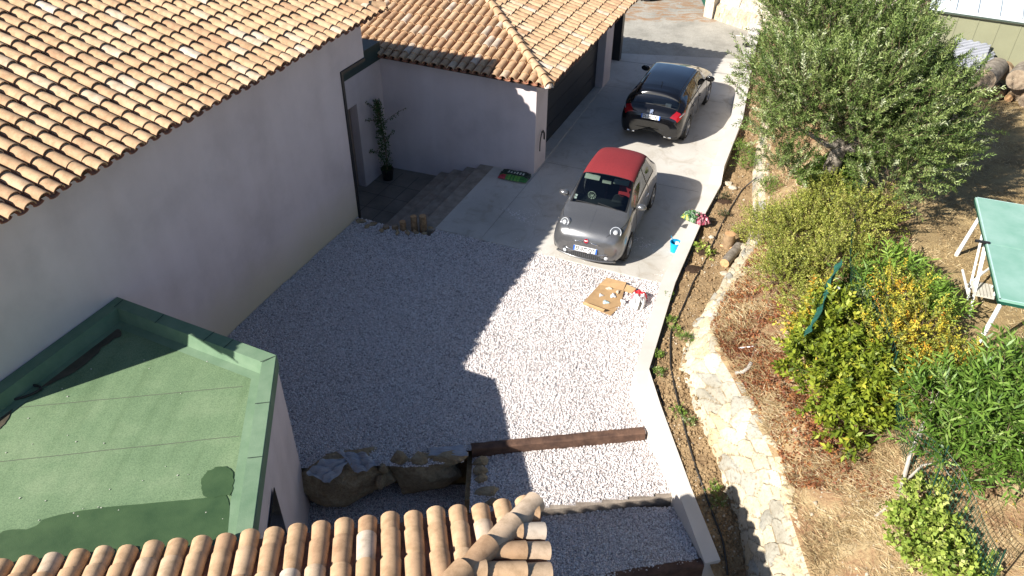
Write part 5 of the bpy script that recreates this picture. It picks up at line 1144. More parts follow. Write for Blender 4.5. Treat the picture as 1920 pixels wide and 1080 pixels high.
def plant(label, cat, name, blobs, ntw, tl, lpt, L, Wd, mat, seed=1, up=.5, shell=.62, tint=(.5, .18), spread=.9, group=None, base=None, trunk=None, twr=.0035, lean=(0, 0, 0), holes=.0, whorl=False, low=-.35, droop=0, twmat=None, par=None, avoid=None):
    """foliage on twigs spread through several ellipsoidal masses; returns the thing"""
    rs = np.random.RandomState(seed); bl = np.array([[*b[0], b[1], b[2] if len(b) > 2 else b[1]*.8] for b in blobs], dtype=float); wgt = bl[:, 3]**2; wgt = wgt/wgt.sum()
    if par is None:
        cb_ = base if base is not None else Vector((bl[0][0], bl[0][1], gndz(bl[0][0], bl[0][1], 2.0))); t = thing(name, label, cat, tuple(cb_), group=group)
    else: t = par
    k = rs.choice(len(bl), ntw, p=wgt); dv_ = rs.normal(size=(ntw, 3)); dv_[:, 2] += up*.6; dv_ /= np.linalg.norm(dv_, axis=1, keepdims=True)
    bad = dv_[:, 2] < low; dv_[bad, 2] *= -.6; dv_ /= np.linalg.norm(dv_, axis=1, keepdims=True)
    rad = (shell+(1-shell)*rs.uniform(0, 1, ntw)**.6); lumpf = 1+.16*np.sin(dv_[:, 0]*5+k)+.14*np.sin(dv_[:, 1]*6+k*2)+.1*np.sin(dv_[:, 2]*7+k)
    c = bl[k, :3]; sc_ = np.stack([bl[k, 3], bl[k, 3], bl[k, 4]], 1); st_ = c+dv_*sc_*(rad*lumpf)[:, None]
    if holes: 
        hh = np.sin(st_[:, 0]*3.1+seed)*np.sin(st_[:, 1]*2.7+seed*2)*np.sin(st_[:, 2]*3.3); m_ = hh > -holes; st_, dv_, k = st_[m_], dv_[m_], k[m_]; ntw = len(st_)
    if avoid:
        m_ = np.ones(ntw, bool)
        for (ac, ar) in avoid: m_ &= np.linalg.norm(st_-np.array(ac), axis=1) > ar
        st_, dv_, k = st_[m_], dv_[m_], k[m_]; ntw = len(st_)
    td = dv_*.75+np.array([0, 0, up])+rs.normal(size=(ntw, 3))*.38+np.array(lean); td /= np.linalg.norm(td, axis=1, keepdims=True)
    tlv = tl*(.6+.8*rs.uniform(size=ntw)); side = np.cross(td, rs.normal(size=(ntw, 3))); side /= np.linalg.norm(side, axis=1, keepdims=True); oth = np.cross(td, side)
    idx = np.repeat(np.arange(ntw), lpt); f = np.tile((np.arange(lpt)+.5)/lpt, ntw); f = f if not whorl else .55+.45*f
    ang = np.tile(np.arange(lpt)*2.4, ntw)+rs.uniform(0, .7, len(idx)); P = st_[idx]+td[idx]*(f*tlv[idx])[:, None]; P[:, 2] -= droop*(f*tlv[idx])**2
    ld = td[idx]*.75+(side[idx]*np.cos(ang)[:, None]+oth[idx]*np.sin(ang)[:, None])*spread+rs.normal(size=(len(idx), 3))*.12
    tw = rs.normal(tint[0], tint[1], ntw); tt = tw[idx]+rs.normal(0, .09, len(idx))+.12*(f-.5)
    leaf_mesh('foliage', P, ld, L, Wd, tt, mat, t, rs)
    twigs_mesh('branches', st_-td*tl*.35, st_+td*tlv[:, None]*.97, twr, twmat or M_twig, t)
    return t
pb = W(-.87, 2.72, -.6); t = thing('potted_climber', 'tall thin climbing plant in a round black pot in the porch corner', 'potted plant', tuple(pb))
b = MB(); b.lathe([(.0006, .01), (.13, .01), (.165, .30), (.175, .30), (.175, .33), (.155, .33), (.15, .27), (.0006, .27)], pb, 24); b.build('pot', M_black, t, smooth=True, auto=35)
b = MB(); b.tube([pb+Vector((0, 0, .2)), pb+Vector((.02, .0, 1.1)), pb+Vector((-.06, 0, 1.75)), pb+Vector((-.10, -.02, 2.25))], .018, 6)
SIDE = [(1.72, (-.75, -.35, .10)), (1.6, (.62, .28, .35)), (1.05, (.30, .1, .35)), (.75, (-.45, -.2, .2)), (1.9, (-.35, -.1, .35))]
for z, d_ in SIDE: b.tube([pb+Vector((-.03, 0, z)), pb+Vector((-.03+d_[0]*.5, d_[1]*.5, z+d_[2]*.6)), pb+Vector((-.03+d_[0], d_[1], z+d_[2]))], [.008, .006, .003], 5)
b.build('stem', M_twig, t)
rs = np.random.RandomState(4); n = 1500; zz = .25+2.0*rs.uniform(0, 1, n)**.9; rr_ = .17*(1-.45*(zz/2.25)**2)*rs.uniform(.2, 1, n); aa = rs.uniform(0, 6.28, n)
P = np.stack([pb.x+rr_*np.cos(aa)-.04*zz, pb.y+rr_*np.sin(aa), pb.z+zz], 1)
for z, d_ in SIDE:
    q = rs.uniform(0, 1, 55)[:, None]; P = np.concatenate([P, np.array([pb.x-.03, pb.y, pb.z+z])+q*np.array(d_)+rs.normal(0, .022, (55, 3))])
M_ivy = foliage('deep_green_leaf', [(0, (.02, .05, .012)), (.5, (.045, .10, .022)), (1, (.10, .19, .05))])
leaf_mesh('foliage', P, rs.normal(size=P.shape)+np.array([0, 0, .2]), .05, .035, rs.normal(.5, .2, len(P)), M_ivy, t, rs)

# ------------------------------------------------------------------ olive tree
def V3(px, py, z): return tuple(un(px, py, z))
ob = [(V3(1600, 190, 4.2), 1.55, 1.4), (V3(1505, 165, 4.0), 1.05, 1.0), (V3(1480, 262, 3.3), .7, .7), (V3(1715, 205, 3.9), 1.05, 1.0), (V3(1560, 60, 4.9), 1.4, 1.2), (V3(1680, 300, 3.4), .95, .9),
      (V3(1535, 60, 4.5), .92, .95), (V3(1755, 265, 3.4), .55, .55), (V3(1660, 350, 3.0), .6, .5), (V3(1665, 130, 4.6), 1.0, .9), (V3(1468, 225, 3.6), .45, .5), (V3(1520, 190, 4.3), 1.0, 1.0), (V3(1480, 320, 2.7), .45, .35), (V3(1650, 255, 3.5), .85, .8)]
tb = gnd(1540, 352); ot = thing('olive_tree', 'large olive tree with dense silvery green crown above the dry slope', 'tree', tuple(tb))
b = MB(); t1 = Vector(V3(1560, 312, 2.75)); t2 = Vector(V3(1577, 272, 3.3))
b.tube([tb-Vector((0, 0, .2)), tb.lerp(t1, .5)+Vector((.05, 0, 0)), t1, t2], [.22, .18, .15, .12], 10)
for (c, *_) in ob[:8]:
    c = Vector(c)
    if c.z < 3.8: c = t2.lerp(c, .75); c.z = max(c.z, 3.5)
    m_ = t2.lerp(c, .5)+Vector((.1, -.05, -.12)); b.tube([t2 if c.z > 3.4 else t1, m_, c, c+(c-t2)*.35], [.085, .055, .035, .015], 7)
b.build('trunk', M_bark, ot, smooth=True)
plant('', '', '', ob, 5200, .38, 34, .062, .019, M_olive, seed=7, up=.5, shell=.3, tint=(.50, .24), spread=.75, par=ot, holes=.62, avoid=[(tuple(t1.lerp(t2, .3)+(Vector((0, 0, CH))-t1).normalized()*.35*q), .42) for q in range(9)], twr=.004)
M_silver = M_olive
# ------------------------------------------------------------------ shrubs on the slope
M_yg = foliage('yellow_green_leaf', [(0, (.08, .125, .012)), (.35, (.18, .235, .02)), (.6, (.32, .365, .035)), (.85, (.50, .48, .06)), (1, (.60, .40, .05))], trans=.3)
M_yel = foliage('autumn_leaf', [(0, (.14, .18, .03)), (.35, (.32, .34, .05)), (.6, (.56, .48, .06)), (.85, (.70, .47, .04)), (1, (.62, .28, .04))], trans=.3)
M_feath = foliage('feathery_leaf', [(0, (.12, .15, .025)), (.4, (.25, .28, .045)), (.75, (.40, .42, .08)), (1, (.52, .46, .14))], trans=.3)
M_bright = foliage('bright_leaf', [(0, (.07, .14, .02)), (.5, (.15, .26, .035)), (1, (.30, .42, .07))], trans=.3)
M_ole = foliage('oleander_leaf', [(0, (.05, .10, .015)), (.45, (.10, .19, .025)), (.8, (.19, .30, .05)), (1, (.32, .42, .13))], rough=.45)
M_pale_ivy = foliage('lime_leaf', [(0, (.10, .17, .02)), (.4, (.24, .33, .05)), (.8, (.42, .48, .10)), (1, (.58, .60, .22))], trans=.3)
M_dark = foliage('dark_leaf', [(0, (.02, .03, .01)), (.6, (.06, .075, .025)), (1, (.13, .13, .06))])
M_redl = foliage('red_leaf', [(0, (.14, .045, .02)), (.5, (.30, .11, .045)), (1, (.50, .27, .10))])
def gb(px, py, dz): p = gnd(px, py); return (p.x, p.y, p.z+dz)
plant('dense yellow green leafy shrub in front of the wire fence', 'shrub', 'shrub', [(gb(1570, 745, .35), .62, .6), (gb(1530, 700, .3), .45, .5), (gb(1620, 760, .3), .5, .5), (gb(1555, 655, .4), .45, .45), (gb(1590, 810, .1), .4, .4)], 820, .24, 16, .10, .048, M_yg, seed=11, up=.45, shell=.5, tint=(.38, .16), spread=.9)
plant('loose orange and yellow shrub spreading behind the wire fence', 'shrub', 'shrub', [(gb(1700, 660, .3), .55, .5), (gb(1770, 745, .25), .55, .45), (gb(1690, 760, .2), .5, .5), (gb(1670, 595, .3), .38, .4), (gb(1830, 735, .2), .42, .3), (gb(1640, 690, .35), .4, .4)], 900, .28, 20, .045, .026, M_yel, seed=12, up=.35, shell=.35, tint=(.46, .25), spread=1.0, twr=.004)
plant('small yellow leaved sapling left of the dense shrub', 'shrub', 'shrub', [(gb(1500, 640, .25), .28, .35), (gb(1535, 585, .25), .22, .25)], 130, .22, 12, .07, .04, M_yel, seed=13, up=.5, shell=.3, tint=(.55, .2))
plant('feathery olive coloured bush below the olive tree', 'bush', 'bush', [(gb(1490, 470, .35), .60, .5), (gb(1540, 430, .4), .55, .5), (gb(1470, 540, .25), .5, .4), (gb(1560, 520, .3), .5, .45), (gb(1600, 455, .4), .5, .5), (gb(1440, 440, .2), .35, .3), (gb(1520, 590, .1), .32, .3)], 2300, .34, 24, .038, .021, M_feath, seed=14, up=.6, shell=.3, tint=(.5, .22), spread=.9, holes=.5)
plant('bright green broad leaved plant at the foot of the olive trunk', 'plant', 'leafy_plant', [(gb(1560, 372, .4), .40, .35), (gb(1600, 350, .5), .35, .3), (gb(1515, 372, .3), .3, .3)], 190, .24, 9, .13, .07, M_bright, seed=15, up=.6, shell=.4, tint=(.5, .2))
plant('big deep green oleander with long pointed leaves at the lower right', 'oleander', 'oleander', [(gb(1800, 840, .55), .62, .6), (gb(1885, 800, .6), .6, .55), (gb(1850, 900, .45), .6, .55), (gb(1760, 880, .35), .4, .4), (gb(1925, 880, .5), .55, .5), (gb(1745, 800, .4), .35, .35)], 640, .38, 16, .17, .030, M_ole, seed=16, up=.6, shell=.45, tint=(.5, .2), spread=.85, twr=.006)
for i, (x, y, s, l) in enumerate([(1675, 530, .34, 'largest young oleander rosette on the lawn edge above the orange shrub'), (1735, 590, .28, 'young oleander rosette beside the dappled shade on the lawn'), (1610, 560, .28, 'young oleander rosette close behind the fence mesh')]):
    plant(l, 'plant', 'young_oleander', [(gb(x, y, .22), s, s*.7), (gb(x+22, y+12, .15), s*.7, s*.5)], 60, .28, 13, .17, .028, M_bright if i < 2 else M_ole, seed=17+i, up=.5, shell=.15, tint=(.6, .2), group='young oleanders on the lawn edge')
plant('pale lime ivy mound on the slope at the bottom edge', 'ivy', 'ivy_mound', [(gb(1720, 960, .15), .32, .26), (gb(1745, 1040, .12), .40, .28), (gb(1700, 1010, .1), .28, .22), (gb(1780, 1085, .1), .4, .28)], 420, .18, 10, .062, .055, M_pale_ivy, seed=21, up=.35, shell=.4, tint=(.55, .2))
plant('low red leaved creeper at the foot of the dense yellow green shrub', 'creeper', 'creeper', [(gb(1500, 760, .02), .28, .12), (gb(1540, 830, .02), .34, .12), (gb(1475, 720, .02), .2, .10), (gb(1580, 848, .02), .25, .10)], 220, .16, 6, .05, .036, M_redl, seed=22, up=.15, shell=.2, tint=(.45, .25))
plant('small dark green clump in the soil at the foot of the stone wall', 'plant', 'small_plant', [(gb(1288, 642, .06), .10, .09)], 50, .09, 8, .035, .014, M_ole, seed=23)
plant('grey green tuft of weeds behind the dense shrub near the fence', 'weed', 'weed_clump', [(gb(1610, 620, .2), .38, .28), (gb(1585, 600, .2), .25, .2)], 260, .25, 14, .045, .014, M_olive, seed=24, up=.7, shell=.2, tint=(.7, .15))
plant('dark bare tangled bush behind the olive at the top edge', 'bush', 'dark_bush', [(V3(1690, 30, 3.4), 1.2, 1.0), (V3(1735, -10, 3.6), 1.0, 1.0), (V3(1640, -20, 3.8), 1.2, 1.0)], 420, .6, 14, .06, .02, M_dark, seed=25, up=.3, shell=.2, tint=(.4, .25), twr=.009, base=Vector(V3(1700, 90, 2.3)))
plant('bright yellow flowering weed near the brick pile behind the olive', 'flower', 'yellow_flower', [(V3(1682, 86, 3.1), .20, .28), (V3(1690, 66, 3.3), .12, .2)], 70, .14, 10, .05, .035, foliage('yellow_petal', [(0, (.35, .38, .02)), (1, (.72, .62, .03))]), seed=26, base=Vector(V3(1682, 110, 2.5)))
plant('low green weeds along the soil bed under the olive branches', 'weed', 'weed_clump', [(gb(1410, 318, .10), .38, .16), (gb(1392, 290, .1), .3, .15), (gb(1440, 360, .1), .25, .15)], 240, .16, 12, .045, .014, M_bright, seed=27, up=.5, shell=.2, tint=(.45, .25))
plant('leafy weed patch spilling over the stone wall top near the logs', 'weed', 'weed_clump', [(gb(1405, 450, .15), .26, .2), (gb(1432, 470, .2), .3, .25), (gb(1385, 440, .05), .15, .12)], 230, .16, 11, .04, .018, M_feath, seed=28, up=.5, shell=.2, tint=(.5, .2))
for i, (x, y, s, m_, l) in enumerate([(1357, 372, .13, M_dark, 'brown withered plant highest up the soil bed'), (1356, 404, .10, M_dark, 'small purple grey plant beside the black pipe above the stump'), (1316, 466, .12, M_pale_ivy, 'pale big leaved seedling left of the black pipe'), (1334, 480, .13, M_pale_ivy, 'pale big leaved seedling right of the black pipe by the dark soil'),
        (1258, 605, .08, M_bright, 'small weed by the wall beside the cardboard level'), (1265, 622, .09, M_bright, 'bright weed straddling the black pipe near the wall bend'), (1234, 670, .06, M_bright, 'tiny weed close to the wall bend'), (1238, 702, .08, M_ole, 'dark weed in the soil just below the wall bend'), (1272, 775, .10, M_bright, 'green weed beside the pipe level with the upper sleeper'),
        (1290, 792, .08, M_olive, 'greyish weed right of the pipe below the upper sleeper'), (1336, 920, .12, M_bright, 'green weed in the sun right of the pipe near the lower bed'), (1345, 945, .10, M_olive, 'small grey weed lowest in the sunlit bed'), (1252, 560, .07, M_bright, 'tiny weed beside the pipe below the dark planting holes')]):
    pl = i in (2, 3); plant(l, 'plant', 'seedling', [(gb(x, y, .04), s, s*.5)], 9 if pl else 26, .08, 4 if pl else 8, .10 if pl else .034, .06 if pl else .016, m_, seed=30+i, up=.4, shell=.2, tint=(.6, .2), group='small plants in the soil bed')
for i, (x, y, s, l) in enumerate([(1298, 505, .22, 'lowest dark patch of fresh potting soil in the bed'), (1318, 474, .20, 'dark potting soil around the pale seedlings'), (1358, 378, .19, 'uppermost dark potting soil patch in the bed')]):
    rr = random.Random(i); g0 = gnd(x, y); n = 18; V = [g0+Vector((0, 0, .045))]
    for q in range(n): a = 2*math.pi*q/n; r_ = s*(1+.2*rr.uniform(-1, 1)); p = g0+Vector((r_*math.cos(a), r_*math.sin(a)*.8, 0)); p.z = gndz(p.x, p.y, g0.z)-.01; V.append(p)
    V2 = []; 
    for q in range(n): p = V[0].lerp(V[1+q], .6); p.z = max(p.z, gndz(p.x, p.y, p.z)+.03)+rr.uniform(0, .02); V2.append(p)
    b = MB(); b.add(V+V2, [(0, 1+n+q, 1+n+(q+1) % n) for q in range(n)]+[(1+n+q, 1+q, 1+(q+1) % n, 1+n+(q+1) % n) for q in range(n)]); tag(b.build('soil_patch', M_dark_soil, smooth=True), l, 'soil patch', 'dark planting patches in the bed')
#PART5

# ------------------------------------------------------------------ dry grass, leaf litter, clods: uncountable cover
def scatter(n, regions, seed):
    rs = np.random.RandomState(seed); out = []
    for (x0, x1, y0, y1, wgt) in regions:
        m_ = int(n*wgt); xs = rs.uniform(x0, x1, m_); ys = rs.uniform(y0, y1, m_); out += list(zip(xs, ys))
    return out, rs
def on_ground(n, Pa, Pb, seed, t0=0, t1=10, fmax=1.0, clump=0):
    rs = np.random.RandomState(seed); pts = []
    while len(pts) < n:
        t = rs.uniform(t0, t1); f = rs.uniform(0, fmax); p = spline(Pa, t).lerp(spline(Pb, t), f)
        if clump and noise2(p.x, p.y, 2.6, seed) < clump*rs.uniform(-1, 1): continue
        pts.append((p.x, p.y, gndz(p.x, p.y, p.z)))
    return np.array(pts), rs
M_straw = foliage('dry_straw', [(0, (.20, .13, .06)), (.4, (.42, .30, .15)), (.75, (.62, .49, .27)), (1, (.74, .63, .42))], rough=.8, trans=.15)
def straw(name, n, Pa, Pb, seed, L, lab=None, fmax=1, t=(0, 10), up=.25, tint=(.5, .25), w=.007, clump=.6, mat=None, dz=0):
    P, rs = on_ground(n, Pa, Pb, seed, t[0], t[1], fmax, clump); D_ = rs.normal(size=P.shape); D_[:, 2] = np.abs(D_[:, 2])*up+.06; P[:, 2] += dz-.005
    big = .25*np.sin(P[:, 0]*2.1)*np.sin(P[:, 1]*1.7+1)
    o = leaf_mesh(name, P, D_, L, w, rs.normal(tint[0], tint[1], len(P))+big, mat or M_straw, None, rs, fold=.02); return tag(o, kind='stuff')
straw('dry_grass', 75000, PC, PD, 50, .17, tint=(.58, .25))
straw('dry_grass', 9000, PD, PE, 51, .15)
straw('dry_grass', 60000, PE, [a.lerp(b_, .36) for a, b_ in zip(PE, PF)], 52, .11, tint=(.55, .22), up=.35)
straw('bed_litter', 2500, PA, PB, 53, .05, tint=(.35, .3), w=.006)
straw('fallen_leaves', 13000, PC, PD, 54, .05, fmax=.72, t=(4.0, 8.6), up=.3, w=.034, mat=M_redl, clump=.7, tint=(.4, .28), dz=.035)
straw('fallen_leaves', 900, PD, PE, 56, .045, up=.3, w=.028, mat=M_yel, clump=.9, tint=(.7, .2))
def clods(name, n, Pa, Pb, seed, s0, s1, mat, fmax=1, clump=0, t=(0, 10)):
    P, rs = on_ground(n, Pa, Pb, seed, t[0], t[1], fmax, clump); base = np.array([(1, 0, 0), (-1, 0, 0), (0, 1, 0), (0, -1, 0), (0, 0, 1), (0, 0, -1)], float); F0 = np.array([(0, 2, 4), (2, 1, 4), (1, 3, 4), (3, 0, 4), (2, 0, 5), (1, 2, 5), (3, 1, 5), (0, 3, 5)])
    sz = rs.uniform(s0, s1, (n, 1, 1))*(.5+rs.uniform(0, 1, (n, 1, 1))**3); V = base[None]*sz*rs.uniform(.6, 1.1, (n, 6, 1)); a = rs.uniform(0, 6.28, n); c, s = np.cos(a)[:, None], np.sin(a)[:, None]
    x = V[:, :, 0]*c-V[:, :, 1]*s; y = V[:, :, 0]*s+V[:, :, 1]*c; V = np.stack([x, y, V[:, :, 2]*.8], 2)+P[:, None, :]+rs.uniform(-.2, .3, (n, 1, 1))*sz*np.array([0, 0, 1])
    return tag(mesh_obj(name, V.reshape(-1, 3), (F0[None]+np.arange(n)[:, None, None]*6).reshape(-1, 3), mat), kind='stuff')
clods('soil_clods', 9000, PA, PB, 61, .012, .045, M_soil)
clods('pale_pebbles', 700, PA, PB, 62, .012, .035, M_pale, clump=.5)
clods('pale_pebbles', 500, PC, PD, 63, .012, .04, M_pale, t=(3, 10), clump=.5)

# ------------------------------------------------------------------ irrigation pipe, stump, log, loose stones and sticks
hp = [(1418, 335), (1394, 355), (1374, 385), (1362, 405), (1343, 444), (1320, 495), (1300, 530), (1288, 560), (1270, 600), (1258, 625), (1257, 680), (1262, 715), (1270, 750), (1285, 810), (1305, 880), (1325, 935), (1340, 975), (1356, 1020), (1364, 1080)]
b = MB(); hg = [gnd(*q)+Vector((0, 0, .02)) for q in hp]; pts = [spline(hg, i/5) for i in range(5*(len(hg)-1)+1)]
for p in pts: p.z = max(p.z, gndz(p.x, p.y, p.z)+.018)
tag(b.tube(pts, .016, 7).build('irrigation_pipe', M_hose, smooth=True), 'long black irrigation pipe snaking down the soil bed', 'pipe')
c = gnd(1364, 462); t = thing('tree_stump', 'upright sawn log with an orange cut top in the soil bed', 'log', tuple(c)); b = MB(); b.lathe([(.125, -.1), (.12, .15), (.115, .33)], c, 16); b.build('bark', M_log, t, smooth=True); b = MB(); b.lathe([(.115, .33), (.06, .334), (.0006, .332)], c, 16); b.build('cut_end', M_logend, t)
e0, e1 = gnd(1357, 500)+Vector((0, 0, .09)), gnd(1384, 468)+Vector((0, 0, .09)); t = thing('fallen_log', 'dark round log lying on its side below the sawn upright log', 'log', tuple(e0)); b = MB(); b.tube([e0, e0.lerp(e1, .5), e1], [.10, .105, .10], 14); b.build('bark', M_bark, t, smooth=True, auto=50)
b = MB(); d_ = (e0-e1).normalized(); disc(b, e0, d_, .097, .004); b.build('cut_end', M_logend, t)
p0, p1 = gnd(1350, 462)+Vector((0, 0, .03)), gnd(1378, 469)+Vector((0, 0, .03)); tag(MB().tube([p0, p1], [.035, .045], 5).build('split_wood', M_logend), 'pale split stick of wood lying between the two logs', 'wood')
for i, (x, y, s, l) in enumerate([(1363, 346, .26, 'upper cream stone at the top of the bed beside the dark notch'), (1374, 355, .30, 'larger cream stone just below its neighbour at the top of the bed'), (1333, 446, .17, 'pale grey stone in the middle of the soil bed'), (1360, 515, .24, 'cream rock at the foot of the slope below the lying log'), (1222, 690, .14, 'small tan stone tucked against the wall bend'),
        (1092, 634, .13, 'lone grey stone lying on the sunny gravel left of the wall bend'), (1368, 530, .18, 'small cream rock under its bigger neighbour near the logs'), (1392, 465, .3, 'cream rock between the logs and the weedy wall top')]):
    g0 = gnd(x, y) if x > 1200 else un(x, y, -.15); rock('stone', l, g0+Vector((0, 0, s*.12)), (s, s*.8, s*.5), 120+i, M_pale, 'stone', 'loose stones in the bed', rz=i, lev=2)
for (pts, r, m, l) in (([(1385, 655), (1413, 652)], .011, M_metalw, 'short white stick lying on the dry slope'), ([(1417, 649), (1412, 665), (1407, 678)], .014, M_twig, 'short dark stick beside the white stick on the slope'), ([(1378, 704), (1392, 702), (1402, 694), (1408, 684)], .032, M_grey_wood, 'curved grey driftwood piece on the dry slope')):
    P = [gnd(*q)+Vector((0, 0, r+.02)) for q in pts]; tag(MB().tube(P, r, 8).build('stick', m, smooth=True), l, 'stick')
def branches(name, label, root, segs, mat):
    t = thing(name, label, 'dead branch', tuple(root)); b = MB()
    for pts, r0 in segs: P = [gnd(x, y)+Vector((0, 0, h)) for x, y, h in pts]; b.tube(P, [r0*(1-.7*i/(len(P)-1)) for i in range(len(P))], 6)
    b.build('branches', mat, t, smooth=True); return t
branches('dead_branch', 'tall forked dead grey branch standing against the fence beside the oleander', gnd(1690, 930), [([(1686, 930, .0), (1694, 880, .25), (1704, 850, .5), (1716, 815, .75)], .035), ([(1704, 860, .4), (1712, 835, .7), (1706, 812, .9)], .02), ([(1708, 845, .55), (1725, 840, .7), (1738, 842, .8)], .014), ([(1690, 915, .1), (1715, 900, .3), (1745, 905, .4), (1762, 925, .35)], .022), ([(1745, 905, .4), (1758, 900, .5)], .012), ([(1712, 832, .68), (1722, 812, .85)], .012), ([(1698, 870, .3), (1690, 850, .5)], .01)], M_grey_wood)
branches('dead_branch', 'low pale broken branch lying on the slope left of the ivy', gnd(1650, 965), [([(1640, 972, .03), (1662, 955, .06), (1690, 945, .10)], .025), ([(1668, 985, .03), (1672, 960, .1)], .015)], M_grey_wood)

# ------------------------------------------------------------------ wire fence
fn = thing('wire_fence', 'sagging green wire mesh fence running between the shrubs on the slope', 'fence', tuple(gnd(1600, 600)))
fl_ = [(1592, 330), (1598, 420), (1596, 500), (1592, 590), (1632, 700), (1668, 790), (1702, 880), (1752, 960), (1800, 1040), (1850, 1120)]
FP = [gnd(*q) for q in fl_]; n_s = 104; top = []; bot = []
for i in range(n_s+1):
    t_ = (len(FP)-1)*i/n_s; p = spline(FP, t_); h = .85+.12*math.sin(t_*2.1); ln = .10*math.sin(t_*1.7+1); bot.append(Vector((p.x, p.y, gndz(p.x, p.y, p.z)))); top.append(Vector((p.x+ln-.1, p.y, gndz(p.x, p.y, p.z)+h)))
b = MB()
for i in range(0, n_s+1): b.tube([bot[i], top[i]], .0035, 3, False)
for k in range(9):
    b.tube([bot[i].lerp(top[i], k/8) for i in range(0, n_s+1, 2)], .0035, 3, False)
tag(b.build('wire_mesh', M_fence, fn), kind='stuff')
for i in range(0, n_s+1, 26):
    b = MB(); b.tube([bot[i]-Vector((0, 0, .1)), top[i]+Vector((0, 0, .08))], .010, 8); b.build('fence_post', M_fence, fn)
b = MB(); P1, P2 = V3(1574, 486, 2.75), V3(1524, 612, 2.65); P1, P2 = Vector(P1), Vector(P2); V = []
for i in range(25):
    for j in range(7): p = P1.lerp(P2, i/24)+Vector((-.012*j+.03+.02*math.sin(i*.5), 0, -.035*j))+Vector((.03*math.sin(j*1.3+i*.7), .0, .012*math.sin(i*1.9))); V.append(p)
b.add(V, [(i*7+j, i*7+7+j, i*7+8+j, i*7+j+1) for i in range(24) for j in range(6)]); o = b.build('green_netting', M_net); tag(o, 'faded green shade netting hanging folded over the wire fence', 'netting')
m = o.modifiers.new('s', 'SOLIDIFY'); m.thickness = .01
c = V3(1569, 542, 2.75); b = MB(); b.box(c, (.05, .02, .09), M=Matrix.Rotation(.5, 4, 'Y')); tag(b.build('plastic_tag', M_metalw), 'small pale plastic tag hanging on the top of the fence mesh', 'tag')

# ------------------------------------------------------------------ table on the lawn
ZT = 3.22; TA, TB = un(1829, 369, ZT), un(1874, 561, ZT); ta = (TB-TA).normalized(); tb_ = Vector((-ta.y, ta.x, 0)); tb_ = tb_ if tb_.x > 0 else -tb_; TL = (TB-TA).length
tt = thing('table_tennis_table', 'weathered green table tennis table standing on the dry lawn', 'table', tuple(TA.lerp(TB, .5)+tb_*.8-Vector((0, 0, .85))))
for k in (0, 1):
    a = TA+ta*(TL/2*k+.004*k); c_ = a+ta*(TL/2-.008); b = MB(); z0 = Vector((0, 0, .035)); b.hexa([a-z0, a+tb_*1.6-z0, c_+tb_*1.6-z0, c_-z0, a, a+tb_*1.6, c_+tb_*1.6, c_]) if False else b.hexa([c_-z0, c_+tb_*1.6-z0, a+tb_*1.6-z0, a-z0, c_, c_+tb_*1.6, a+tb_*1.6, a]); half = b.build('table_top', M_table, tt)
    b = MB(); e1 = .02; zz = Vector((0, 0, .003))
    def ln_(p, q, w_, inward): b.add([p+zz, q+zz, q+inward*w_+zz, p+inward*w_+zz], [(0, 1, 2, 3)])
    ln_(a, c_, .022, tb_); ln_(a+tb_*1.578, c_+tb_*1.578, .022, tb_)
    if k == 0: ln_(a, a+tb_*1.6, .022, ta)
    else: ln_(c_-ta*.022, c_-ta*.022+tb_*1.6, .022, ta)
    b.build('white_line', simple('worn_line', (.42, .60, .55), .6, .1, 9), half)
b = MB()
for (o0, wd) in ((TA, 0), (TB-ta*.03, 0)): b.hexa([o0-Vector((0, 0, .08)), o0+tb_*1.6-Vector((0, 0, .08)), o0+tb_*1.6+ta*.03-Vector((0, 0, .08)), o0+ta*.03-Vector((0, 0, .08)), o0-Vector((0, 0, .036)), o0+tb_*1.6-Vector((0, 0, .036)), o0+tb_*1.6+ta*.03-Vector((0, 0, .036)), o0+ta*.03-Vector((0, 0, .036))])
b.hexa([TA-Vector((0, 0, .08)), TA+tb_*.03-Vector((0, 0, .08)), TB+tb_*.03-Vector((0, 0, .08)), TB-Vector((0, 0, .08)), TA-Vector((0, 0, .036)), TA+tb_*.03-Vector((0, 0, .036)), TB+tb_*.03-Vector((0, 0, .036)), TB-Vector((0, 0, .036))]); b.build('table_frame', M_gate, tt)
gz_ = lambda p: gndz(p.x, p.y, 2.4)
for k, (f_, s_) in enumerate(((.93, .12), (.93, 1.45), (.10, .12), (.10, 1.45))):
    p = TA+ta*TL*f_+tb_*s_; q = p+ta*(.12 if f_ > .5 else -.1)-tb_*(.08 if s_ < 1 else -.08); q.z = gz_(q)
    b = MB(); b.tube([p-Vector((0, 0, .06)), q], [.03, .036], 8); b.build('leg', M_metalw, tt)
m0 = TA+ta*TL*.5; b = MB(); b.tube([m0-tb_*.16+Vector((0, 0, .01)), m0+tb_*.04+Vector((0, 0, .01))], .025, 6); b.build('net_bracket', M_black, tt)
for s_ in (.06, 1.3):
    for (f0, f1) in ((.40, .66), (.66, .40), (.30, .52)):
        p, q = m0+ta*(f0-.5)*TL+tb_*s_, m0+ta*(f1-.5)*TL+tb_*(s_+.02); p.z = ZT-.1; q.z = gz_(q)+.05; b = MB(); b.tube([p, q], .019, 6); b.build('folding_strut', M_metalw, tt)
    p, q = m0-ta*.3+tb_*(s_-.12), m0+ta*.45+tb_*(s_-.1); p.z = q.z = gz_(p)+.35; b = MB(); b.tube([p, q], .019, 6); b.build('undercarriage_bar', M_metalw, tt)
stl = un(1843, 543, 2.52); t = thing('folding_step', 'ribbed pale folding step with white legs tucked beside the table', 'step stool', tuple(stl)); ang = math.atan2(ta.y, ta.x)
b = MB()
for k in range(6): b.box(stl+Vector((0, 0, .0))+tb_*(-.13+.05*k), (.36, .038, .025), ang)
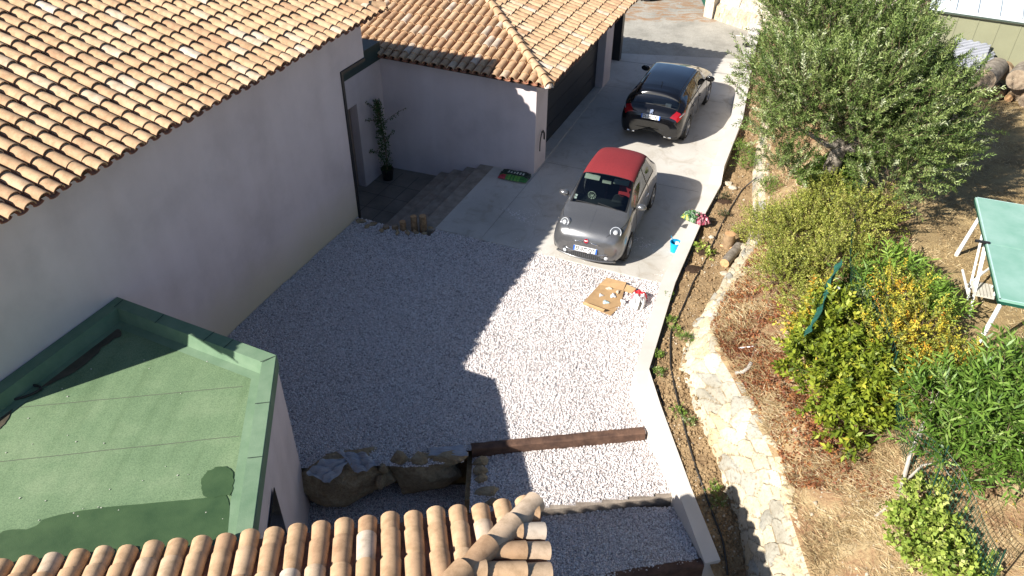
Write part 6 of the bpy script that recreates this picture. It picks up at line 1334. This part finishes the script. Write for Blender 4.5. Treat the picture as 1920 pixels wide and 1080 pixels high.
b.box(stl-Vector((0, 0, .02)), (.35, .29, .02), ang); b.build('ribbed_tread', simple('ribbed_plastic', (.50, .47, .40), .7), t)
b = MB(); 
for s_ in (-.12, .14): b.tube([stl+tb_*s_+ta*.12, stl+tb_*s_*1.1-ta*.22+Vector((0, 0, .55))], .014, 6); b.tube([stl+tb_*s_-ta*.15-Vector((0, 0, .1)), stl+tb_*s_+ta*.0+Vector((0, 0, .32))], .014, 6)
b.tube([stl-tb_*.13-ta*.22+Vector((0, 0, .55)), stl+tb_*.15-ta*.22+Vector((0, 0, .55))], .014, 6); b.build('folding_frame', M_metalw, t)

# ------------------------------------------------------------------ shed, sheets, firewood, bricks
SA, SB = un(1752, 14, 4.05), un(1921, 38, 4.05); sd = (SB-SA).normalized(); sn = Vector((-sd.y, sd.x, 0)); sn = sn if sn.y > 0 else -sn
sh_ = thing('garden_shed', 'olive green metal shed with a pale ribbed roof at the upper right', 'shed', tuple(SA+sd*2+sn*1.5-Vector((0, 0, 2.1))))
SE = SA+sd*7; zb = 2.1; b = MB(); lo = lambda p, z: Vector((p.x, p.y, z))
P4 = [SA, SE, SE+sn*3.2, SA+sn*3.2]; b.hexa([lo(p, zb) for p in P4]+[lo(p, 4.0) for p in P4]); b.build('wall', M_shedwall, sh_)
for k in range(15):
    p = SA+sd*(.12+.44*k)-sn*.012; b = MB(); q0 = [p-sd*.02-sn*.0, p+sd*.02, p+sd*.02+sn*.01, p-sd*.02+sn*.01]; b.hexa([lo(x, zb) for x in q0]+[lo(x, 3.99) for x in q0]); b.build('wall_rib', M_shedwall, sh_)
b = MB(); R0 = [SA-sn*.10-sd*.1, SE-sn*.10, SE+sn*3.3, SA+sn*3.3-sd*.1]; zr = [4.02, 4.02, 4.75, 4.75]
b.hexa([lo(p, z) for p, z in zip(R0, zr)]+[lo(p, z+.06) for p, z in zip(R0, zr)]); rf = b.build('roof', M_shedroof, sh_)
for k in range(15):
    p = SA-sd*.02+sd*(.46*k); b = MB(); q0 = [p-sd*.016-sn*.098, p+sd*.016-sn*.098, p+sd*.016+sn*3.28, p-sd*.016+sn*3.28]; zz = [4.081, 4.081, 4.807, 4.807]; b.hexa([lo(x, z) for x, z in zip(q0, zz)]+[lo(x, z+.035) for x, z in zip(q0, zz)]); b.build('roof_seam', M_shedroof, rf)
b = MB(); q0 = [SA-sn*.12-sd*.1, SE-sn*.12, SE-sn*.103, SA-sn*.103-sd*.1]; b.hexa([lo(x, 3.985) for x in q0]+[lo(x, 4.02) for x in q0]); b.build('eaves_trim', simple('dark_trim', (.05, .07, .055), .6), sh_)
def onpl(px, py, off):                                   # point of the sight line on the shed wall plane moved out by off
    o = Vector((0, 0, CH)); d = un(px, py, 0)-o; P0_ = SA-sn*off; t_ = (P0_-o).dot(sn)/d.dot(sn); return o+d*t_
for i, (cs, l) in enumerate([([(1792, 70, .12), (1858, 84, .12), (1840, 134, .75), (1782, 124, .75)], 'large corrugated grey sheet leaning on the shed wall'), ([(1846, 92, .06), (1866, 99, .06), (1855, 134, .55), (1836, 130, .55)], 'smaller corrugated grey sheet half hidden behind the large one')]):
    q = [onpl(*c_) for c_ in cs]; n = 70; V = []; nn = (q[1]-q[0]).cross(q[3]-q[0]).normalized(); nn = nn if nn.y < 0 else -nn
    for a in range(n+1):
        for c_ in range(n+1):
            u_, v_ = a/n, c_/n; V.append(q[0].lerp(q[1], u_).lerp(q[3].lerp(q[2], u_), v_)+nn*.035*math.sin(2*math.pi*(9 if i == 0 else 5)*(u_*.55+v_)))
    b = MB(); b.add(V, [(a*(n+1)+c_, (a+1)*(n+1)+c_, (a+1)*(n+1)+c_+1, a*(n+1)+c_+1) for a in range(n) for c_ in range(n)]); o = b.build('corrugated_sheet', M_sheet, smooth=True); m = o.modifiers.new('s', 'SOLIDIFY'); m.thickness = .006; tag(o, l, 'metal sheet', 'corrugated sheets leaning on the shed')
for i, (x, y, r, L_, l, el) in enumerate([(1845, 150, .30, .9, 'big sawn log at the left end of the firewood heap', 1.15), (1879, 134, .25, .9, 'dark round log on top of the firewood heap, second from the left', 1), (1908, 150, .29, .9, 'cracked grey log in the middle right of the firewood heap', 1.0), (1902, 124, .27, .9, 'long weathered log lying highest on the firewood heap', .8),
        (1866, 168, .14, .6, 'brown split log low down beside the big left log', 1), (1874, 178, .12, .6, 'small pale log at the bottom front of the firewood heap', 1), (1886, 172, .13, .6, 'small round log among the bottom front logs', 1), (1891, 184, .11, .5, 'smallest pale log lowest in the firewood heap', 1), (1910, 176, .22, .7, 'wedge shaped split log at the lower right of the heap', .8), (1926, 190, .22, .7, 'split log at the right picture edge of the heap', .8), (1926, 140, .26, .8, 'log at the right picture edge on top of the heap', 1)]):
    z = 2.5; c = un(x, y, z); z = gndz(c.x, c.y-.5, 2.4)+r*.8+(.38 if y < 155 else 0); c = un(x, y, z); r *= .84; dr = (sn*.9+sd*.25+Vector((0, 0, .05))).normalized(); t = thing('firewood_log', l, 'log', tuple(c), group='firewood logs heaped in front of the shed')
    b = MB(); b.tube([c, c+dr*L_*.5, c+dr*L_], [r, r*1.03, r*.98], 14); b.v = [tuple(Vector(v)+Vector((0, 0, .012*math.sin(k*1.7)))) for k, v in enumerate(b.v)]; b.build('bark', M_log if i % 2 else M_bark, t, smooth=True, auto=50)
    b = MB(); disc(b, c, -dr, r*.96, .006); b.build('cut_end', M_oldend if i not in (4, 5, 7) else M_logend, t)
bp_ = un(1700, 72, 2.6); t = thing('brick_pile', 'small pile of red bricks half hidden behind the olive tree', 'brick pile', tuple(bp_)); k = 0; rr = random.Random(4)
for lz in range(6):
    for a in range(3):
        for c_ in range(2): b = MB(); b.box(bp_+Vector((-.35+a*.24+rr.uniform(-.01, .01), c_*.12, -.15+lz*.068)), (.22, .105, .06), .15+rr.uniform(-.05, .05)); b.build('brick', M_brick, t)

# ------------------------------------------------------------------ old plastered wall, pillar and green gate across the road
W0, W1 = un(1345, 34, 0), un(1404, 54, 0); wd_ = (W1-W0).normalized(); wn_ = Vector((-wd_.y, wd_.x, 0)); wn_ = wn_ if wn_.y > 0 else -wn_
M_oldpl = mat_earth('old_plaster', [(.34, .28, .21), (.52, .46, .37), (.58, .53, .44), (.62, .57, .49)], .8, 14, .02, .3)
ow = thing('boundary_wall', 'old cracked cream plaster wall on a rough stone base across the road', 'boundary wall', tuple(W0))
b = MB(); q = [W0, W0+wd_*7, W0+wd_*7+wn_*.4, W0+wn_*.4]; b.hexa([lo(p, .5) for p in q]+[lo(p, 2.6) for p in q]); b.build('plaster', M_oldpl, ow)
V = []; F = []; n = 120
for i in range(n+1):
    for j, (z, o_) in enumerate(((-.1, .22), (.12, .2), (.3, .17), (.48, .13), (.58, .02), (.6, -.05))):
        p = W0+wd_*7*i/n; lump = .05*noise2(i*.35, j*1.3, 1.7, 3); V.append(Vector((p.x, p.y, z+lump*.6))-wn_*(o_+lump))
for i in range(n):
    for j in range(5): a = i*6+j; F.append((a, a+6, a+7, a+1))
mesh_obj('stone_base', V, F, M_rubble, ow, smooth=True, tint=[rnd.random() for _ in F])
ck = [(.9, .62), (.98, .95), (.93, 1.2), (1.12, 1.6), (1.3, 2.1), (1.38, 2.6)]; b = MB(); b.tube([lo(W0+wd_*x-wn_*.003, z) for x, z in ck], .012, 5); b.build('crack', M_seam, ow)
pl_ = thing('gate_pillar', 'narrow cream rendered gate pillar at the end of the old wall', 'pillar', tuple(W0-wd_*.3)); b = MB(); b.box(lo(W0-wd_*.28-wn_*.05, 1.2), (.42, .42, 2.8), math.atan2(wd_.y, wd_.x)); b.build('shaft', M_oldpl, pl_)
G0, G1 = W0-wd_*.52, un(1311, -6, 0); gd_ = (G1-G0).normalized(); gtg = thing('green_gate', 'dark green slatted metal gate standing open beside the gate pillar', 'gate', tuple(G0))
b = MB(); GE = G0+gd_*3.2
for zz in (.12, 1.0, 1.9): b.tube([lo(G0, zz), lo(GE, zz)], .035, 6)
b.build('rails', M_gate, gtg)
for k in range(24): p = G0.lerp(GE, k/23); b = MB(); b.tube([lo(p, .1), lo(p, 1.95)], .03, 5); b.build('gate_bar', M_gate, gtg)
#END
